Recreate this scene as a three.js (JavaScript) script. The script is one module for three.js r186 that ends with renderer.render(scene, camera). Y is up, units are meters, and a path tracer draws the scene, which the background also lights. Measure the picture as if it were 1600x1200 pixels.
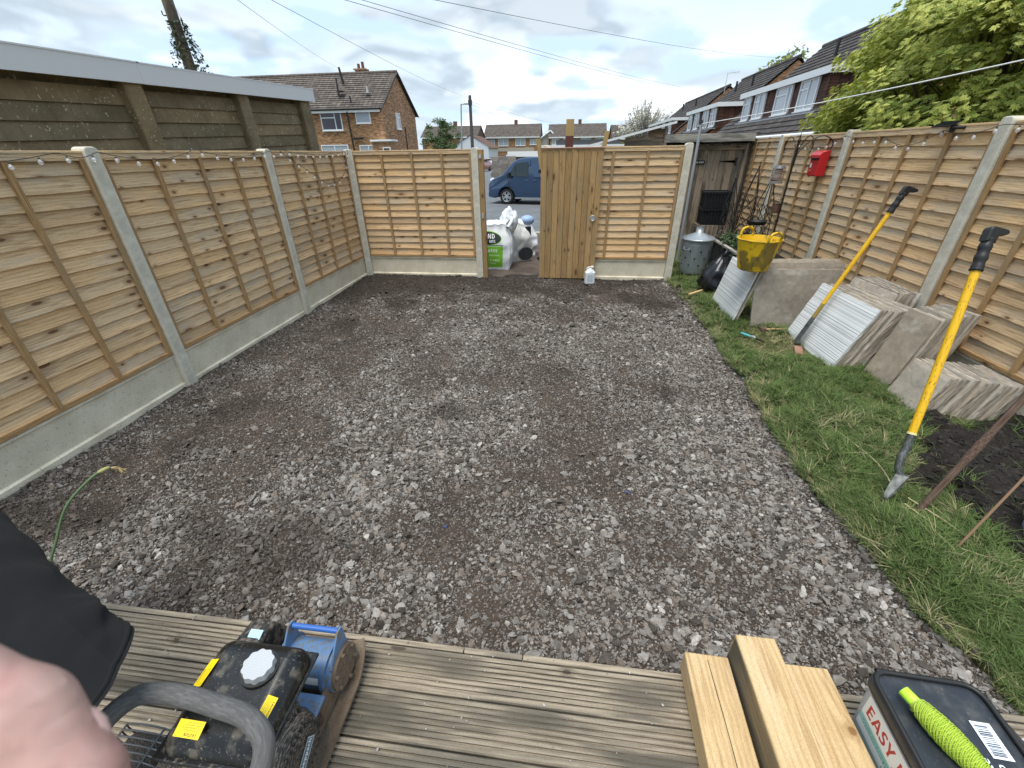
import * as THREE from 'three';
import { mergeGeometries, mergeVertices, toCreasedNormals } from 'three/addons/utils/BufferGeometryUtils.js';
import { RoundedBoxGeometry } from 'three/addons/geometries/RoundedBoxGeometry.js';
import { MarchingCubes } from 'three/addons/objects/MarchingCubes.js';

// ---------- camera, sky, sun, exposure ----------
const scene = new THREE.Scene();
const rad = THREE.MathUtils.degToRad;
const camera = new THREE.PerspectiveCamera(85.68, 4 / 3, 0.01, 900);
camera.position.set(0, 1.82, 0);
camera.rotation.order = 'YXZ';
camera.rotation.set(rad(-29.25), rad(7.5), rad(-0.9));
camera.focus = 4.5;
camera.userData.fStop = 13;
const renderer = new THREE.WebGLRenderer({ antialias: true });
renderer.toneMapping = THREE.LinearToneMapping;
renderer.toneMappingExposure = 2.62;
renderer.shadowMap.enabled = true;
const SUN = new THREE.DirectionalLight(new THREE.Color(1.0, 0.955, 0.88), 1.5);
SUN.position.set(-3, 32, 2);
SUN.target.position.set(0, 0, -6);
SUN.castShadow = true;
SUN.shadow.radius = 64;
Object.assign(SUN.shadow.camera, { left: -40, right: 40, top: 40, bottom: -40, near: 1, far: 140 });
scene.add(SUN, SUN.target);

// ---------- random numbers and noise ----------
let seed = 1;
const R = () => { seed = (seed + 0x6d2b79f5) | 0; let t = Math.imul(seed ^ (seed >>> 15), 1 | seed); t = (t + Math.imul(t ^ (t >>> 7), 61 | t)) ^ t; return ((t ^ (t >>> 14)) >>> 0) / 4294967296; };
const rr = (a, b) => a + (b - a) * R();
const pick = (a) => a[Math.floor(R() * a.length)];
const clamp = (x, a = 0, b = 1) => Math.max(a, Math.min(b, x));
const lerp = (a, b, t) => a + (b - a) * t;
const sst = (a, b, x) => { const t = clamp((x - a) / (b - a)); return t * t * (3 - 2 * t); };
const hash = (x, y, s) => { let h = Math.imul(x | 0, 374761393) ^ Math.imul(y | 0, 668265263) ^ Math.imul(s | 0, 974711); h = Math.imul(h ^ (h >>> 13), 1274126177); h ^= h >>> 16; return (h >>> 0) / 4294967296; };
// value noise, periodic when px / py are given
function vn(x, y, s = 0, px = 0, py = 0) {
  let x0 = Math.floor(x), y0 = Math.floor(y); const fx = x - x0, fy = y - y0;
  const m = (v, p) => (p ? ((v % p) + p) % p : v);
  const a = m(x0, px), b = m(x0 + 1, px), c = m(y0, py), d = m(y0 + 1, py);
  const u = fx * fx * (3 - 2 * fx), v = fy * fy * (3 - 2 * fy);
  return lerp(lerp(hash(a, c, s), hash(b, c, s), u), lerp(hash(a, d, s), hash(b, d, s), u), v);
}
function fbm(x, y, o = 4, s = 0, px = 0, py = 0) { let r = 0, a = 0.5, t = 0; for (let i = 0; i < o; i++) { r += a * vn(x, y, s + i * 17, px, py); t += a; a *= 0.5; x *= 2; y *= 2; px *= 2; py *= 2; } return r / t; }

// ---------- the sky: computed cloud cover ----------
{
  const W = 2048, H = 1024, d = new Float32Array(W * H * 4);
  for (let j = 0; j < H; j++) {
    const el = ((j + 0.5) / H - 0.5) * Math.PI, sy = Math.sin(el), cy = Math.cos(el);
    for (let i = 0; i < W; i++) {
      const az = ((i + 0.5) / W - 0.5) * Math.PI * 2, dx = cy * Math.cos(az), dz = cy * Math.sin(az);
      let r, g, b;
      if (sy < -0.01) { r = 0.17; g = 0.17; b = 0.16; } else {
        const k = 1 / (Math.max(sy, 0) + 0.16), X = dx * k, Z = dz * k;
        const wx = fbm(X * 1.3 + 7, Z * 1.3 + 3, 3, 5) - 0.5, wz = fbm(X * 1.3 + 31, Z * 1.3 + 13, 3, 8) - 0.5;
        const n = fbm(X * 1.15 + wx * 1.3 + 11.3, Z * 1.15 + wz * 1.3 + 40.7, 6, 21);
        const f = fbm(X * 3.1 + wx * 2 + 5, Z * 3.1 + wz * 2 + 9, 5, 60);
        const cov = sst(0.40, 0.58, n * 0.8 + f * 0.2);
        const thick = sst(0.45, 0.58, n * 0.5 + f * 0.5);
        const puff = sst(0.5, 0.66, f) * (1 - thick * 0.7);
        const blue = [0.25, 0.345, 0.455], veil = [0.335, 0.385, 0.435], grey = [0.18, 0.222, 0.262], white = [0.58, 0.60, 0.615];
        const c = [0, 1, 2].map((q) => { let v = lerp(blue[q], veil[q], 0.15 + 0.85 * cov); v = lerp(v, grey[q], thick * 0.9); v = lerp(v, white[q], puff * 0.75 * cov); return v; });
        const hz = sst(0.3, 0.0, sy);
        const band = hz * sst(0.47, 0.62, fbm(az * 7, sy * 26, 5, 90)) * 0.75;
        [r, g, b] = c.map((v, q) => lerp(lerp(v, [0.345, 0.41, 0.465][q], hz * 0.35), white[q], band));
      }
      const o = (j * W + i) * 4; d[o] = r; d[o + 1] = g; d[o + 2] = b; d[o + 3] = 1;
    }
  }
  const t = new THREE.DataTexture(d, W, H, THREE.RGBAFormat, THREE.FloatType);
  t.mapping = THREE.EquirectangularReflectionMapping; t.magFilter = t.minFilter = THREE.LinearFilter; t.needsUpdate = true;
  scene.background = t; scene.environment = t;
}

// ---------- scene helpers ----------
const used = new Map();
const numbered = (n) => { const k = used.get(n) || 0; used.set(n, k + 1); return k ? `${n}_${String(k).padStart(3, '0')}` : n; };
const shade = (o) => { o.castShadow = o.receiveShadow = true; return o; };
function tag(o, label, category, group, kind) { if (label) o.userData.label = label; if (category) o.userData.category = category; if (group) o.userData.group = group; if (kind) o.userData.kind = kind; return o; }
function thing(name, label, category, [x, y, z] = [0, 0, 0], turn = 0, group) {
  const o = new THREE.Group(); o.name = numbered(name); o.position.set(x, y, z); o.rotation.y = turn; scene.add(o); return tag(o, label, category, group);
}
function part(parent, name, geo, mat, p, r) {
  const m = shade(new THREE.Mesh(Array.isArray(geo) ? merge(geo) : geo, mat)); m.name = name;
  if (p) m.position.set(...p); if (r) m.rotation.set(...r); parent.add(m); return m;
}
function single(name, geo, mat, label, category, group) { const m = part(scene, numbered(name), geo, mat); return tag(m, label, category, group); }
function struct(name, geo, mat) { const m = part(scene, numbered(name), geo, mat); m.userData.kind = 'structure'; return m; }
const flat = (g) => { const n = g.index ? g.toNonIndexed() : g; return n; };
function merge(list) { return mergeGeometries(list.map((g) => { const n = flat(g); for (const k of Object.keys(n.attributes)) if (!['position', 'normal', 'uv'].includes(k)) n.deleteAttribute(k); if (!n.attributes.normal) n.computeVertexNormals(); if (!n.attributes.uv) n.setAttribute('uv', new THREE.BufferAttribute(new Float32Array(n.attributes.position.count * 2), 2)); return n; })); }
// texture coordinates in metres, u along the grain axis
function uvm(geo, grain = 0, ou = 0, ov = 0) {
  const g = flat(geo); if (!g.attributes.normal) g.computeVertexNormals();
  const P = g.attributes.position, N = g.attributes.normal, uv = new Float32Array(P.count * 2), c = [0, 0, 0];
  for (let i = 0; i < P.count; i += 3) {
    let nx = 0, ny = 0, nz = 0; for (let k = 0; k < 3; k++) { nx += N.getX(i + k); ny += N.getY(i + k); nz += N.getZ(i + k); }
    const a = [Math.abs(nx), Math.abs(ny), Math.abs(nz)], d = a.indexOf(Math.max(...a));
    const u = d === grain ? (d + 1) % 3 : grain, v = 3 - d - u;
    for (let k = 0; k < 3; k++) { c[0] = P.getX(i + k); c[1] = P.getY(i + k); c[2] = P.getZ(i + k); uv[(i + k) * 2] = c[u] + ou; uv[(i + k) * 2 + 1] = c[v] + ov; }
  }
  g.setAttribute('uv', new THREE.BufferAttribute(uv, 2)); return g;
}
const bx = (w, h, d, x = 0, y = 0, z = 0) => new THREE.BoxGeometry(w, h, d).translate(x, y, z);
const rb = (w, h, d, r, x = 0, y = 0, z = 0, s = 2) => new RoundedBoxGeometry(w, h, d, s, r).translate(x, y, z);
const V = (x, y, z) => new THREE.Vector3(x, y, z);
const cyl = (r0, r1, h, n = 16, x = 0, y = 0, z = 0, open = false) => new THREE.CylinderGeometry(r1, r0, h, n, 1, open).translate(x, y, z);
function rod(a, b, r0, r1 = r0, n = 8, open = false) { // straight tapered rod between two points
  const A = V(...a), B = V(...b), d = B.clone().sub(A), g = new THREE.CylinderGeometry(r1, r0, d.length(), n, 1, open);
  g.applyQuaternion(new THREE.Quaternion().setFromUnitVectors(V(0, 1, 0), d.clone().normalize())); const c = A.add(B).multiplyScalar(0.5); return g.translate(c.x, c.y, c.z);
}
function tube(pts, r, n = 6, seg = 0, closed = false) { return new THREE.TubeGeometry(new THREE.CatmullRomCurve3(pts.map((p) => V(...p)), closed, 'centripetal'), seg || pts.length * 6, r, n, closed); }
function extr(pts, depth, bevel = 0, seg = 1) {
  const s = new THREE.Shape(pts.map((p) => new THREE.Vector2(...p)));
  return new THREE.ExtrudeGeometry(s, { depth: depth - 2 * bevel, bevelEnabled: bevel > 0, bevelThickness: bevel, bevelSize: bevel, bevelOffset: -bevel, bevelSegments: seg, curveSegments: 12 }).translate(0, 0, bevel);
}
const lathe = (pts, n = 28) => new THREE.LatheGeometry(pts.map((p) => new THREE.Vector2(...p)), n);

// ---------- textures and materials ----------
function tex(w, h, fn, rep, srgb = true) {
  const d = new Uint8Array(w * h * 4);
  for (let y = 0; y < h; y++) for (let x = 0; x < w; x++) { const c = fn(x / w, y / h, x, y), o = (y * w + x) * 4; d[o] = clamp(c[0]) * 255; d[o + 1] = clamp(c[1]) * 255; d[o + 2] = clamp(c[2]) * 255; d[o + 3] = 255; }
  const t = new THREE.DataTexture(d, w, h); t.wrapS = t.wrapT = THREE.RepeatWrapping; t.magFilter = THREE.LinearFilter; t.minFilter = THREE.LinearMipmapLinearFilter; t.generateMipmaps = true;
  if (srgb) t.colorSpace = THREE.SRGBColorSpace; t.repeat.set(...rep); t.needsUpdate = true; return t;
}
const std = (o) => new THREE.MeshStandardMaterial({ roughness: 0.85, metalness: 0, side: THREE.DoubleSide, ...o });
const lin = (r, g = r, b = r) => new THREE.Color().setRGB(r, g, b);
const mixc = (a, b, t) => [lerp(a[0], b[0], t), lerp(a[1], b[1], t), lerp(a[2], b[2], t)];
// sawn softwood with knots: 2.4 m x 0.6 m
function woodTex(s, light, dark, knotc, nk, greyc, greyAmt, wM = 2.4, hM = 0.6) {
  seed = s; const ks = []; for (let i = 0; i < nk; i++) ks.push([R() * wM, R() * hM, 0.003 + 0.011 * Math.pow(R(), 1.8), rr(1.0, 3.4), R()]);
  const W = 1024, H = 512, height = new Float32Array(W * H);
  const map = tex(W, H, (u, v, px, py) => {
    const x = u * wM, y = v * hM; let bend = 0, kd = 0;
    for (const k of ks) { let dx = Math.abs(x - k[0]); dx = Math.min(dx, wM - dx); let dy = y - k[1]; if (dy > hM / 2) dy -= hM; if (dy < -hM / 2) dy += hM; const q = Math.hypot(dx / k[3], dy) / k[2]; if (q < 7) { bend += Math.exp(-q * q * 0.12) * 0.9 * (k[4] > 0.5 ? 1 : -1); kd = Math.max(kd, sst(1.5, 0.75, q) * 0.95, sst(3.4, 1.2, q) * 0.28); } }
    const w = fbm(u * 6, v * 8, 4, s, 6, 8);
    const ring = 0.5 + 0.5 * Math.sin((y * 300 + w * 17 + bend * 6));
    const streak = sst(0.6, 0.8, fbm(u * 14, v * 70, 3, s + 50, 14, 70)); const fine = fbm(u * 40, v * 256, 2, s + 3, 40, 256), coarse = fbm(u * 8, v * 10, 4, s + 9, 8, 10);
    let c = mixc(light, dark, clamp(ring * 0.5 + (fine - 0.5) * 0.75 + (coarse - 0.5) * 0.5));
    c = mixc(c, greyc, greyAmt * sst(0.45, 0.75, fbm(u * 7 + 3, v * 9, 4, s + 30, 7, 9)));
    c = mixc(c, knotc, Math.max(kd, streak * 0.3)); height[py * W + px] = clamp(0.5 + (fine - 0.5) * 0.7 - ring * 0.15 - kd * 0.15);
    const sp = 0.92 + 0.16 * hash(px, py, s); return c.map((q) => q * sp);
  }, [1 / wM, 1 / hM]);
  const bump = tex(W, H, (u, v, px, py) => { const q = height[py * W + px]; return [q, q, q]; }, [1 / wM, 1 / hM], false);
  return [map, bump];
}
const [fenceMap, fenceBump] = woodTex(11, [0.88, 0.76, 0.60], [0.735, 0.605, 0.445], [0.45, 0.325, 0.215], 22, [0.75, 0.68, 0.59], 0.7);
const slatMats = [[1, 1, 1], [0.88, 0.86, 0.83], [1.06, 1.02, 0.97], [0.78, 0.74, 0.70], [0.98, 0.91, 0.81], [0.93, 0.94, 0.96], [1.02, 0.95, 0.84]].map((c) => std({ map: fenceMap, bumpMap: fenceBump, bumpScale: 0.0025, color: lin(...c), roughness: 0.9 }));
const battenMat = std({ map: fenceMap, bumpMap: fenceBump, bumpScale: 0.002, color: lin(0.60, 0.52, 0.40), roughness: 0.9 });
const capMat = std({ map: fenceMap, bumpMap: fenceBump, bumpScale: 0.002, color: lin(0.98, 0.95, 0.88) });
const gateMat = [[0.60, 0.53, 0.39], [0.53, 0.46, 0.33], [0.65, 0.58, 0.44]].map((c) => std({ map: fenceMap, bumpMap: fenceBump, bumpScale: 0.003, color: lin(...c) }));
const [timberMap, timberBump] = woodTex(77, [0.775, 0.665, 0.49], [0.645, 0.52, 0.35], [0.5, 0.36, 0.2], 7, [0.80, 0.70, 0.56], 0.5);
const timberMat = std({ map: timberMap, bumpMap: timberBump, bumpScale: 0.001, roughness: 0.75 });
const timberGreen = std({ map: timberMap, bumpMap: timberBump, bumpScale: 0.001, roughness: 0.8, color: lin(0.82, 0.8, 0.66) });
const [deckMap, deckBump] = woodTex(31, [0.67, 0.62, 0.545], [0.475, 0.43, 0.37], [0.3, 0.26, 0.22], 10, [0.39, 0.37, 0.33], 0.9);
const deckMats = [[0.80, 0.78, 0.755], [0.68, 0.665, 0.645], [0.88, 0.855, 0.82]].map((c) => std({ map: deckMap, bumpMap: deckBump, bumpScale: 0.002, color: lin(...c), roughness: 0.9 }));
const oldWoodMat = std({ map: deckMap, bumpMap: deckBump, bumpScale: 0.003, color: lin(0.52, 0.46, 0.42) });
const oldWoodMats = [[0.86, 0.83, 0.83], [0.74, 0.71, 0.71], [0.96, 0.9, 0.87], [0.82, 0.8, 0.81]].map((c) => std({ map: deckMap, bumpMap: deckBump, bumpScale: 0.003, color: lin(...c) }));
const shedGrey = std({ map: deckMap, bumpMap: deckBump, bumpScale: 0.003, color: lin(1.1, 1.22, 1.42) });
const shedPink = std({ map: deckMap, bumpMap: deckBump, bumpScale: 0.003, color: lin(1.05, 0.82, 0.68) });
function speckTex(s, base, vary, spots, rep, N = 512) { return tex(N, N, (u, v, x, y) => { const a = fbm(u * 6, v * 6, 5, s, 6, 6) - 0.5, h = hash(x, y, s) - 0.5, sp = sst(1 - spots, 1, fbm(u * 90, v * 90, 2, s + 5, 90, 90)); return base.map((q) => q + a * vary + h * vary * 0.45 - sp * 0.25); }, rep); }
const grainBump = tex(512, 512, (u, v, x, y) => { const q = fbm(u * 64, v * 64, 3, 4, 64, 64) * 0.6 + hash(x, y, 2) * 0.4; return [q, q, q]; }, [2, 2], false);
const concMat = std({ map: speckTex(3, [0.86, 0.82, 0.73], 0.16, 0.3, [1.2, 1.2]), bumpMap: grainBump, bumpScale: 0.0015, roughness: 0.92 });
const postMat = std({ map: speckTex(5, [0.81, 0.785, 0.72], 0.17, 0.34, [3, 3]), bumpMap: grainBump, bumpScale: 0.002, roughness: 0.92 });
const black = std({ color: lin(0.012), roughness: 0.5 });
const blackMetal = std({ color: lin(0.015, 0.014, 0.014), roughness: 0.55, metalness: 0.2 });
const whitePaint = std({ color: lin(0.78, 0.79, 0.8), roughness: 0.5 });
const glassMat = std({ color: lin(0.03, 0.035, 0.045), roughness: 0.06 });
const netMat = std({ color: lin(0.36, 0.4, 0.45), roughness: 0.12 });

// ---------- ground levels and edges ----------
const G = 0.055; // lawn level above the stone bed
const edgePts = [[0.5, 2.1], [-0.6, 1.82], [-0.97, 1.75], [-1.18, 1.69], [-1.49, 1.64], [-1.96, 1.59], [-2.5, 1.58], [-2.86, 1.6], [-3.37, 1.64], [-4.75, 1.7], [-5.69, 1.67], [-6.83, 1.66], [-11, 1.66]];
function edgeX(z) { for (let i = 0; i < edgePts.length - 1; i++) { const [a, xa] = edgePts[i], [b, xb] = edgePts[i + 1]; if (z <= a && z >= b) return lerp(xa, xb, (z - a) / (b - a)) + (fbm(z * 7, 2, 4, 71) - 0.5) * 0.085; } return 1.7; }
const bedY = (x, z) => (fbm(x * 1.3 + 9, z * 1.3, 3, 40) - 0.5) * 0.05 + (fbm(x * 9, z * 9, 3, 44) - 0.5) * 0.02 - 0.012;
const inSoil = (x, z) => sst(1.12, 0.8, Math.hypot((x - 2.80 + (z + 2.2) * 0.26) / 0.56, (z + 2.12) / 0.78) + (fbm(x * 6, z * 6, 3, 12) - 0.5) * 0.9);
const lawnY = (x, z) => lerp(0.006, G, sst(0.0, 0.2, x - edgeX(z))) + (fbm(x * 3, z * 3, 3, 55) - 0.5) * 0.03 + inSoil(x, z) * (0.02 + 0.07 * fbm(x * 5, z * 5, 4, 13));
const worn = (x, z) => sst(0.75, 0.35, Math.hypot((x - 2.15) / 0.55, (z + 4.3) / 0.65) + (fbm(x * 5, z * 5, 3, 19) - 0.5) * 0.5);

// far ground, road, pavement
const asphalt = std({ map: speckTex(21, [0.40, 0.41, 0.42], 0.1, 0.2, [0.5, 0.5]), bumpMap: grainBump, bumpScale: 0.004, roughness: 0.9 });
const paveMat = std({ map: speckTex(24, [0.58, 0.555, 0.50], 0.1, 0.2, [0.4, 0.4]), roughness: 0.95 });
const dirtMat = std({ map: speckTex(26, [0.345, 0.30, 0.265], 0.2, 0.3, [0.8, 0.8]), bumpMap: grainBump, bumpScale: 0.01, roughness: 1 });
const grassFar = std({ map: speckTex(28, [0.34, 0.37, 0.22], 0.2, 0.2, [0.2, 0.2]), roughness: 1 });
function sheet(pts, y) { const s = new THREE.Shape(pts.map(([x, z]) => new THREE.Vector2(x, -z))); const g = new THREE.ShapeGeometry(s).rotateX(-Math.PI / 2).translate(0, y, 0); return uvm(g, 0); }
struct('ground', uvm(new THREE.PlaneGeometry(1600, 1600).rotateX(-Math.PI / 2).translate(0, -0.42, -100)), grassFar);
struct('road', sheet([[-90, -12.3], [90, -12.3], [90, -24.6], [-3.2, -24.6], [-4.1, -26], [-5.3, -31], [-6.6, -41], [-13, -78], [-20, -120], [-30, -120], [-21, -78], [-13.5, -40], [-11.4, -27], [-12.6, -24.6], [-90, -24.6]], -0.33), asphalt);
struct('pavement', (() => { const s = new THREE.Shape([[-3.2, -24.6], [-4.1, -26], [-5.3, -31], [-6.6, -41], [-13, -78], [-11, -78], [-4, -40], [0, -30], [40, -28], [40, -24.6]].map(([x, z]) => new THREE.Vector2(x, -z))); return uvm(new THREE.ExtrudeGeometry(s, { depth: 0.16, bevelEnabled: false }).rotateX(-Math.PI / 2).translate(0, -0.38, 0)); })(), paveMat);
{ // back lane: dirt running from the gate down to the road
  const g = new THREE.PlaneGeometry(44, 5.2, 80, 24).rotateX(-Math.PI / 2).translate(-6, 0, -9.5), P = g.attributes.position;
  for (let i = 0; i < P.count; i++) { const x = P.getX(i), z = P.getZ(i); P.setY(i, -0.02 - 0.2 * sst(-7.3, -12, z) + (fbm(x * 2, z * 2, 3, 3) - 0.5) * 0.05); }
  g.computeVertexNormals(); struct('dirt_lane', uvm(g), dirtMat);
  const k = []; for (let i = 0; i < 24; i++) k.push(rb(0.9, 0.26, 0.14, 0.02, -11.5 + i * 0.915, -0.27, -12.2)); struct('kerb', uvm(merge(k)), std({ map: speckTex(29, [0.68, 0.64, 0.57], 0.12, 0.2, [1, 1]) }));
}
// ---------- crushed stone bed ----------
// patches of dark, damp earth raked through the stone, as they lie in the photograph
const damp = (x, z) => clamp(sst(0.48, 0.66, fbm(x * 2.2 + 20, z * 2.2 + 5, 6, 91) * 0.8 + 0.1 + 0.34 * sst(-5.0, -6.3, z) + 0.17 * sst(-1.7, -3.0, x) - 0.10 - 0.05 * sst(-0.6, 0.8, x)));
const soilTex = tex(1024, 1024, (u, v, x, y) => {
  const a = fbm(u * 9, v * 9, 5, 2, 9, 9), b = fbm(u * 120, v * 120, 2, 6, 120, 120), h = hash(x, y, 8);
  const c = mixc([0.205, 0.17, 0.14], [0.385, 0.33, 0.28], clamp(a * 0.9 + (b - 0.5) * 0.7)); const gr = sst(0.72, 0.85, b) * (0.4 + 0.6 * h);
  return mixc(c.map((q) => q * (0.8 + 0.4 * h)), [0.58, 0.55, 0.52], gr * 0.5);
}, [1 / 1.7, 1 / 1.7]);
const soilMat = std({ map: soilTex, bumpMap: grainBump, bumpScale: 0.012, roughness: 1, vertexColors: true });
{
  const nx = 210, nz = 260, g = new THREE.PlaneGeometry(5.35, 6.3, nx, nz).rotateX(-Math.PI / 2).translate(-0.775, 0, -3.87), P = g.attributes.position;
  for (let i = 0; i < P.count; i++) P.setY(i, bedY(P.getX(i), P.getZ(i))); g.computeVertexNormals(); const b = uvm(g, 0), Q = b.attributes.position, vc = new Float32Array(Q.count * 3); for (let i = 0; i < Q.count; i++) { const k = 1 - 0.48 * damp(Q.getX(i), Q.getZ(i)); vc[i * 3] = k; vc[i * 3 + 1] = k * 0.98; vc[i * 3 + 2] = k * 0.96; } b.setAttribute('color', new THREE.BufferAttribute(vc, 3)); struct('stone_bed', b, soilMat);
}
const stoneCover = (x, z) => { // how thickly broken stone covers the fines
  let q = fbm(x * 0.9 + 3, z * 0.9 + 8, 4, 33) * 0.6 + fbm(x * 3.4, z * 3.4, 4, 35) * 0.65 - 0.02;
  q += 0.10 * sst(-0.4, 1.3, x) - 0.20 * sst(-5.2, -6.6, z) - 0.13 * sst(-1.4, -3.0, x) + 0.10 * sst(-2.4, -1.2, z) + 0.06 * sst(-5, -4, z);
  return clamp(sst(0.44, 0.86, q));
};
function stoneGeo(s, flatness, detail = 0) {
  const g = mergeVertices(new THREE.IcosahedronGeometry(0.5, detail).deleteAttribute('uv').deleteAttribute('normal'), 1e-4), P = g.attributes.position;
  for (let i = 0; i < P.count; i++) { const k = 0.62 + 0.6 * hash(i, s, 3); P.setXYZ(i, P.getX(i) * k * 1.18, P.getY(i) * k * flatness, P.getZ(i) * k * (0.75 + 0.3 * hash(s, 2, 1))); }
  const n = g.toNonIndexed(); n.computeVertexNormals(); return n;
}
const stoneMat = std({ map: speckTex(41, [0.9, 0.9, 0.9], 0.25, 0.2, [1, 1], 256), roughness: 0.92 });
{
  seed = 501; const shapes = [0, 1, 2, 3, 4, 5].map((k) => stoneGeo(100 + k, [0.45, 0.6, 0.36, 0.75, 0.5, 0.4][k], k < 3 ? 1 : 0));
  for (const g of shapes) g.setAttribute('uv', new THREE.BufferAttribute(new Float32Array(g.attributes.position.count * 2).map((_, i) => g.attributes.position.array[Math.floor(i / 2) * 3 + (i % 2) * 2]), 2));
  const lists = shapes.map(() => []);
  const tone = () => { const t = R(); if (t < 0.46) { const k = rr(0.22, 0.46); return [k, k * 0.935, k * 0.875]; } if (t < 0.72) { const k = rr(0.07, 0.15); return [k, k * 0.87, k * 0.77]; } if (t < 0.86) { const k = rr(0.3, 0.56); return [k, k * 0.975, k * 0.945]; } if (t < 0.955) { const k = rr(0.2, 0.34); return [k * 1.08, k * 0.91, k * 0.77]; } const k = rr(0.55, 0.74); return [k, k * 0.97, k * 0.93]; };
  const add = (n, z0, z1, s0, s1, p, lo) => {
    for (let i = 0; i < n; i++) {
      const z = rr(z0, z1), x = rr(-3.38, 1.78); const over = x - edgeX(z); if (over > 0.07 || (over > 0.0 && R() < 0.55 + over * 5) || (z > -0.9)) continue;
      const c = stoneCover(x, z); if (R() > lo + (1 - lo) * c) continue;
      const s = s0 + (s1 - s0) * Math.pow(R(), p); let k = tone();
      const dusty = (1 - c) * 0.3 + 0.55 * damp(x, z) + 0.3 * R() * R(); k = mixc([k[0] * 0.82, k[1] * 0.775, k[2] * 0.73], [0.08, 0.062, 0.048], clamp(dusty));
      lists[Math.floor(R() * shapes.length)].push([x, (over > 0.004 ? lawnY(x, z) - 0.006 : bedY(x, z)) + s * rr(0.08, 0.3), z, s, k]);
    }
  };
  add(135000, -2.6, -0.9, 0.0045, 0.011, 1.2, 0.4); add(40000, -2.6, -0.9, 0.010, 0.023, 1.9, 0.26); add(8200, -2.6, -0.9, 0.023, 0.05, 2.4, 0.06);
  add(110000, -4.6, -2.6, 0.006, 0.014, 1.2, 0.36); add(32000, -4.6, -2.6, 0.012, 0.025, 1.9, 0.26); add(4800, -4.6, -2.6, 0.025, 0.048, 2.6, 0.06);
  add(80000, -6.9, -4.6, 0.008, 0.017, 1.2, 0.3); add(22000, -6.9, -4.6, 0.016, 0.032, 2, 0.2); add(3500, -6.9, -4.6, 0.036, 0.065, 2.4, 0.02);
  const m = new THREE.Matrix4(), q = new THREE.Quaternion(), e = new THREE.Euler(), col = new THREE.Color();
  lists.forEach((L, k) => {
    const im = shade(new THREE.InstancedMesh(shapes[k], stoneMat, L.length)); im.name = numbered('gravel');
    L.forEach(([x, y, z, s, c], i) => { e.set(rr(-0.75, 0.75), R() * 6.283, rr(-0.75, 0.75)); q.setFromEuler(e); m.compose(V(x, y, z), q, V(s * rr(0.85, 1.25), s, s * rr(0.8, 1.15))); im.setMatrixAt(i, m); im.setColorAt(i, col.setRGB(...c)); });
    tag(im, 'loose grey crushed stone spread over the levelled bed between the fences', 'gravel', 'crushed stone on the bed', 'stuff'); scene.add(im);
  });
}

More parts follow.
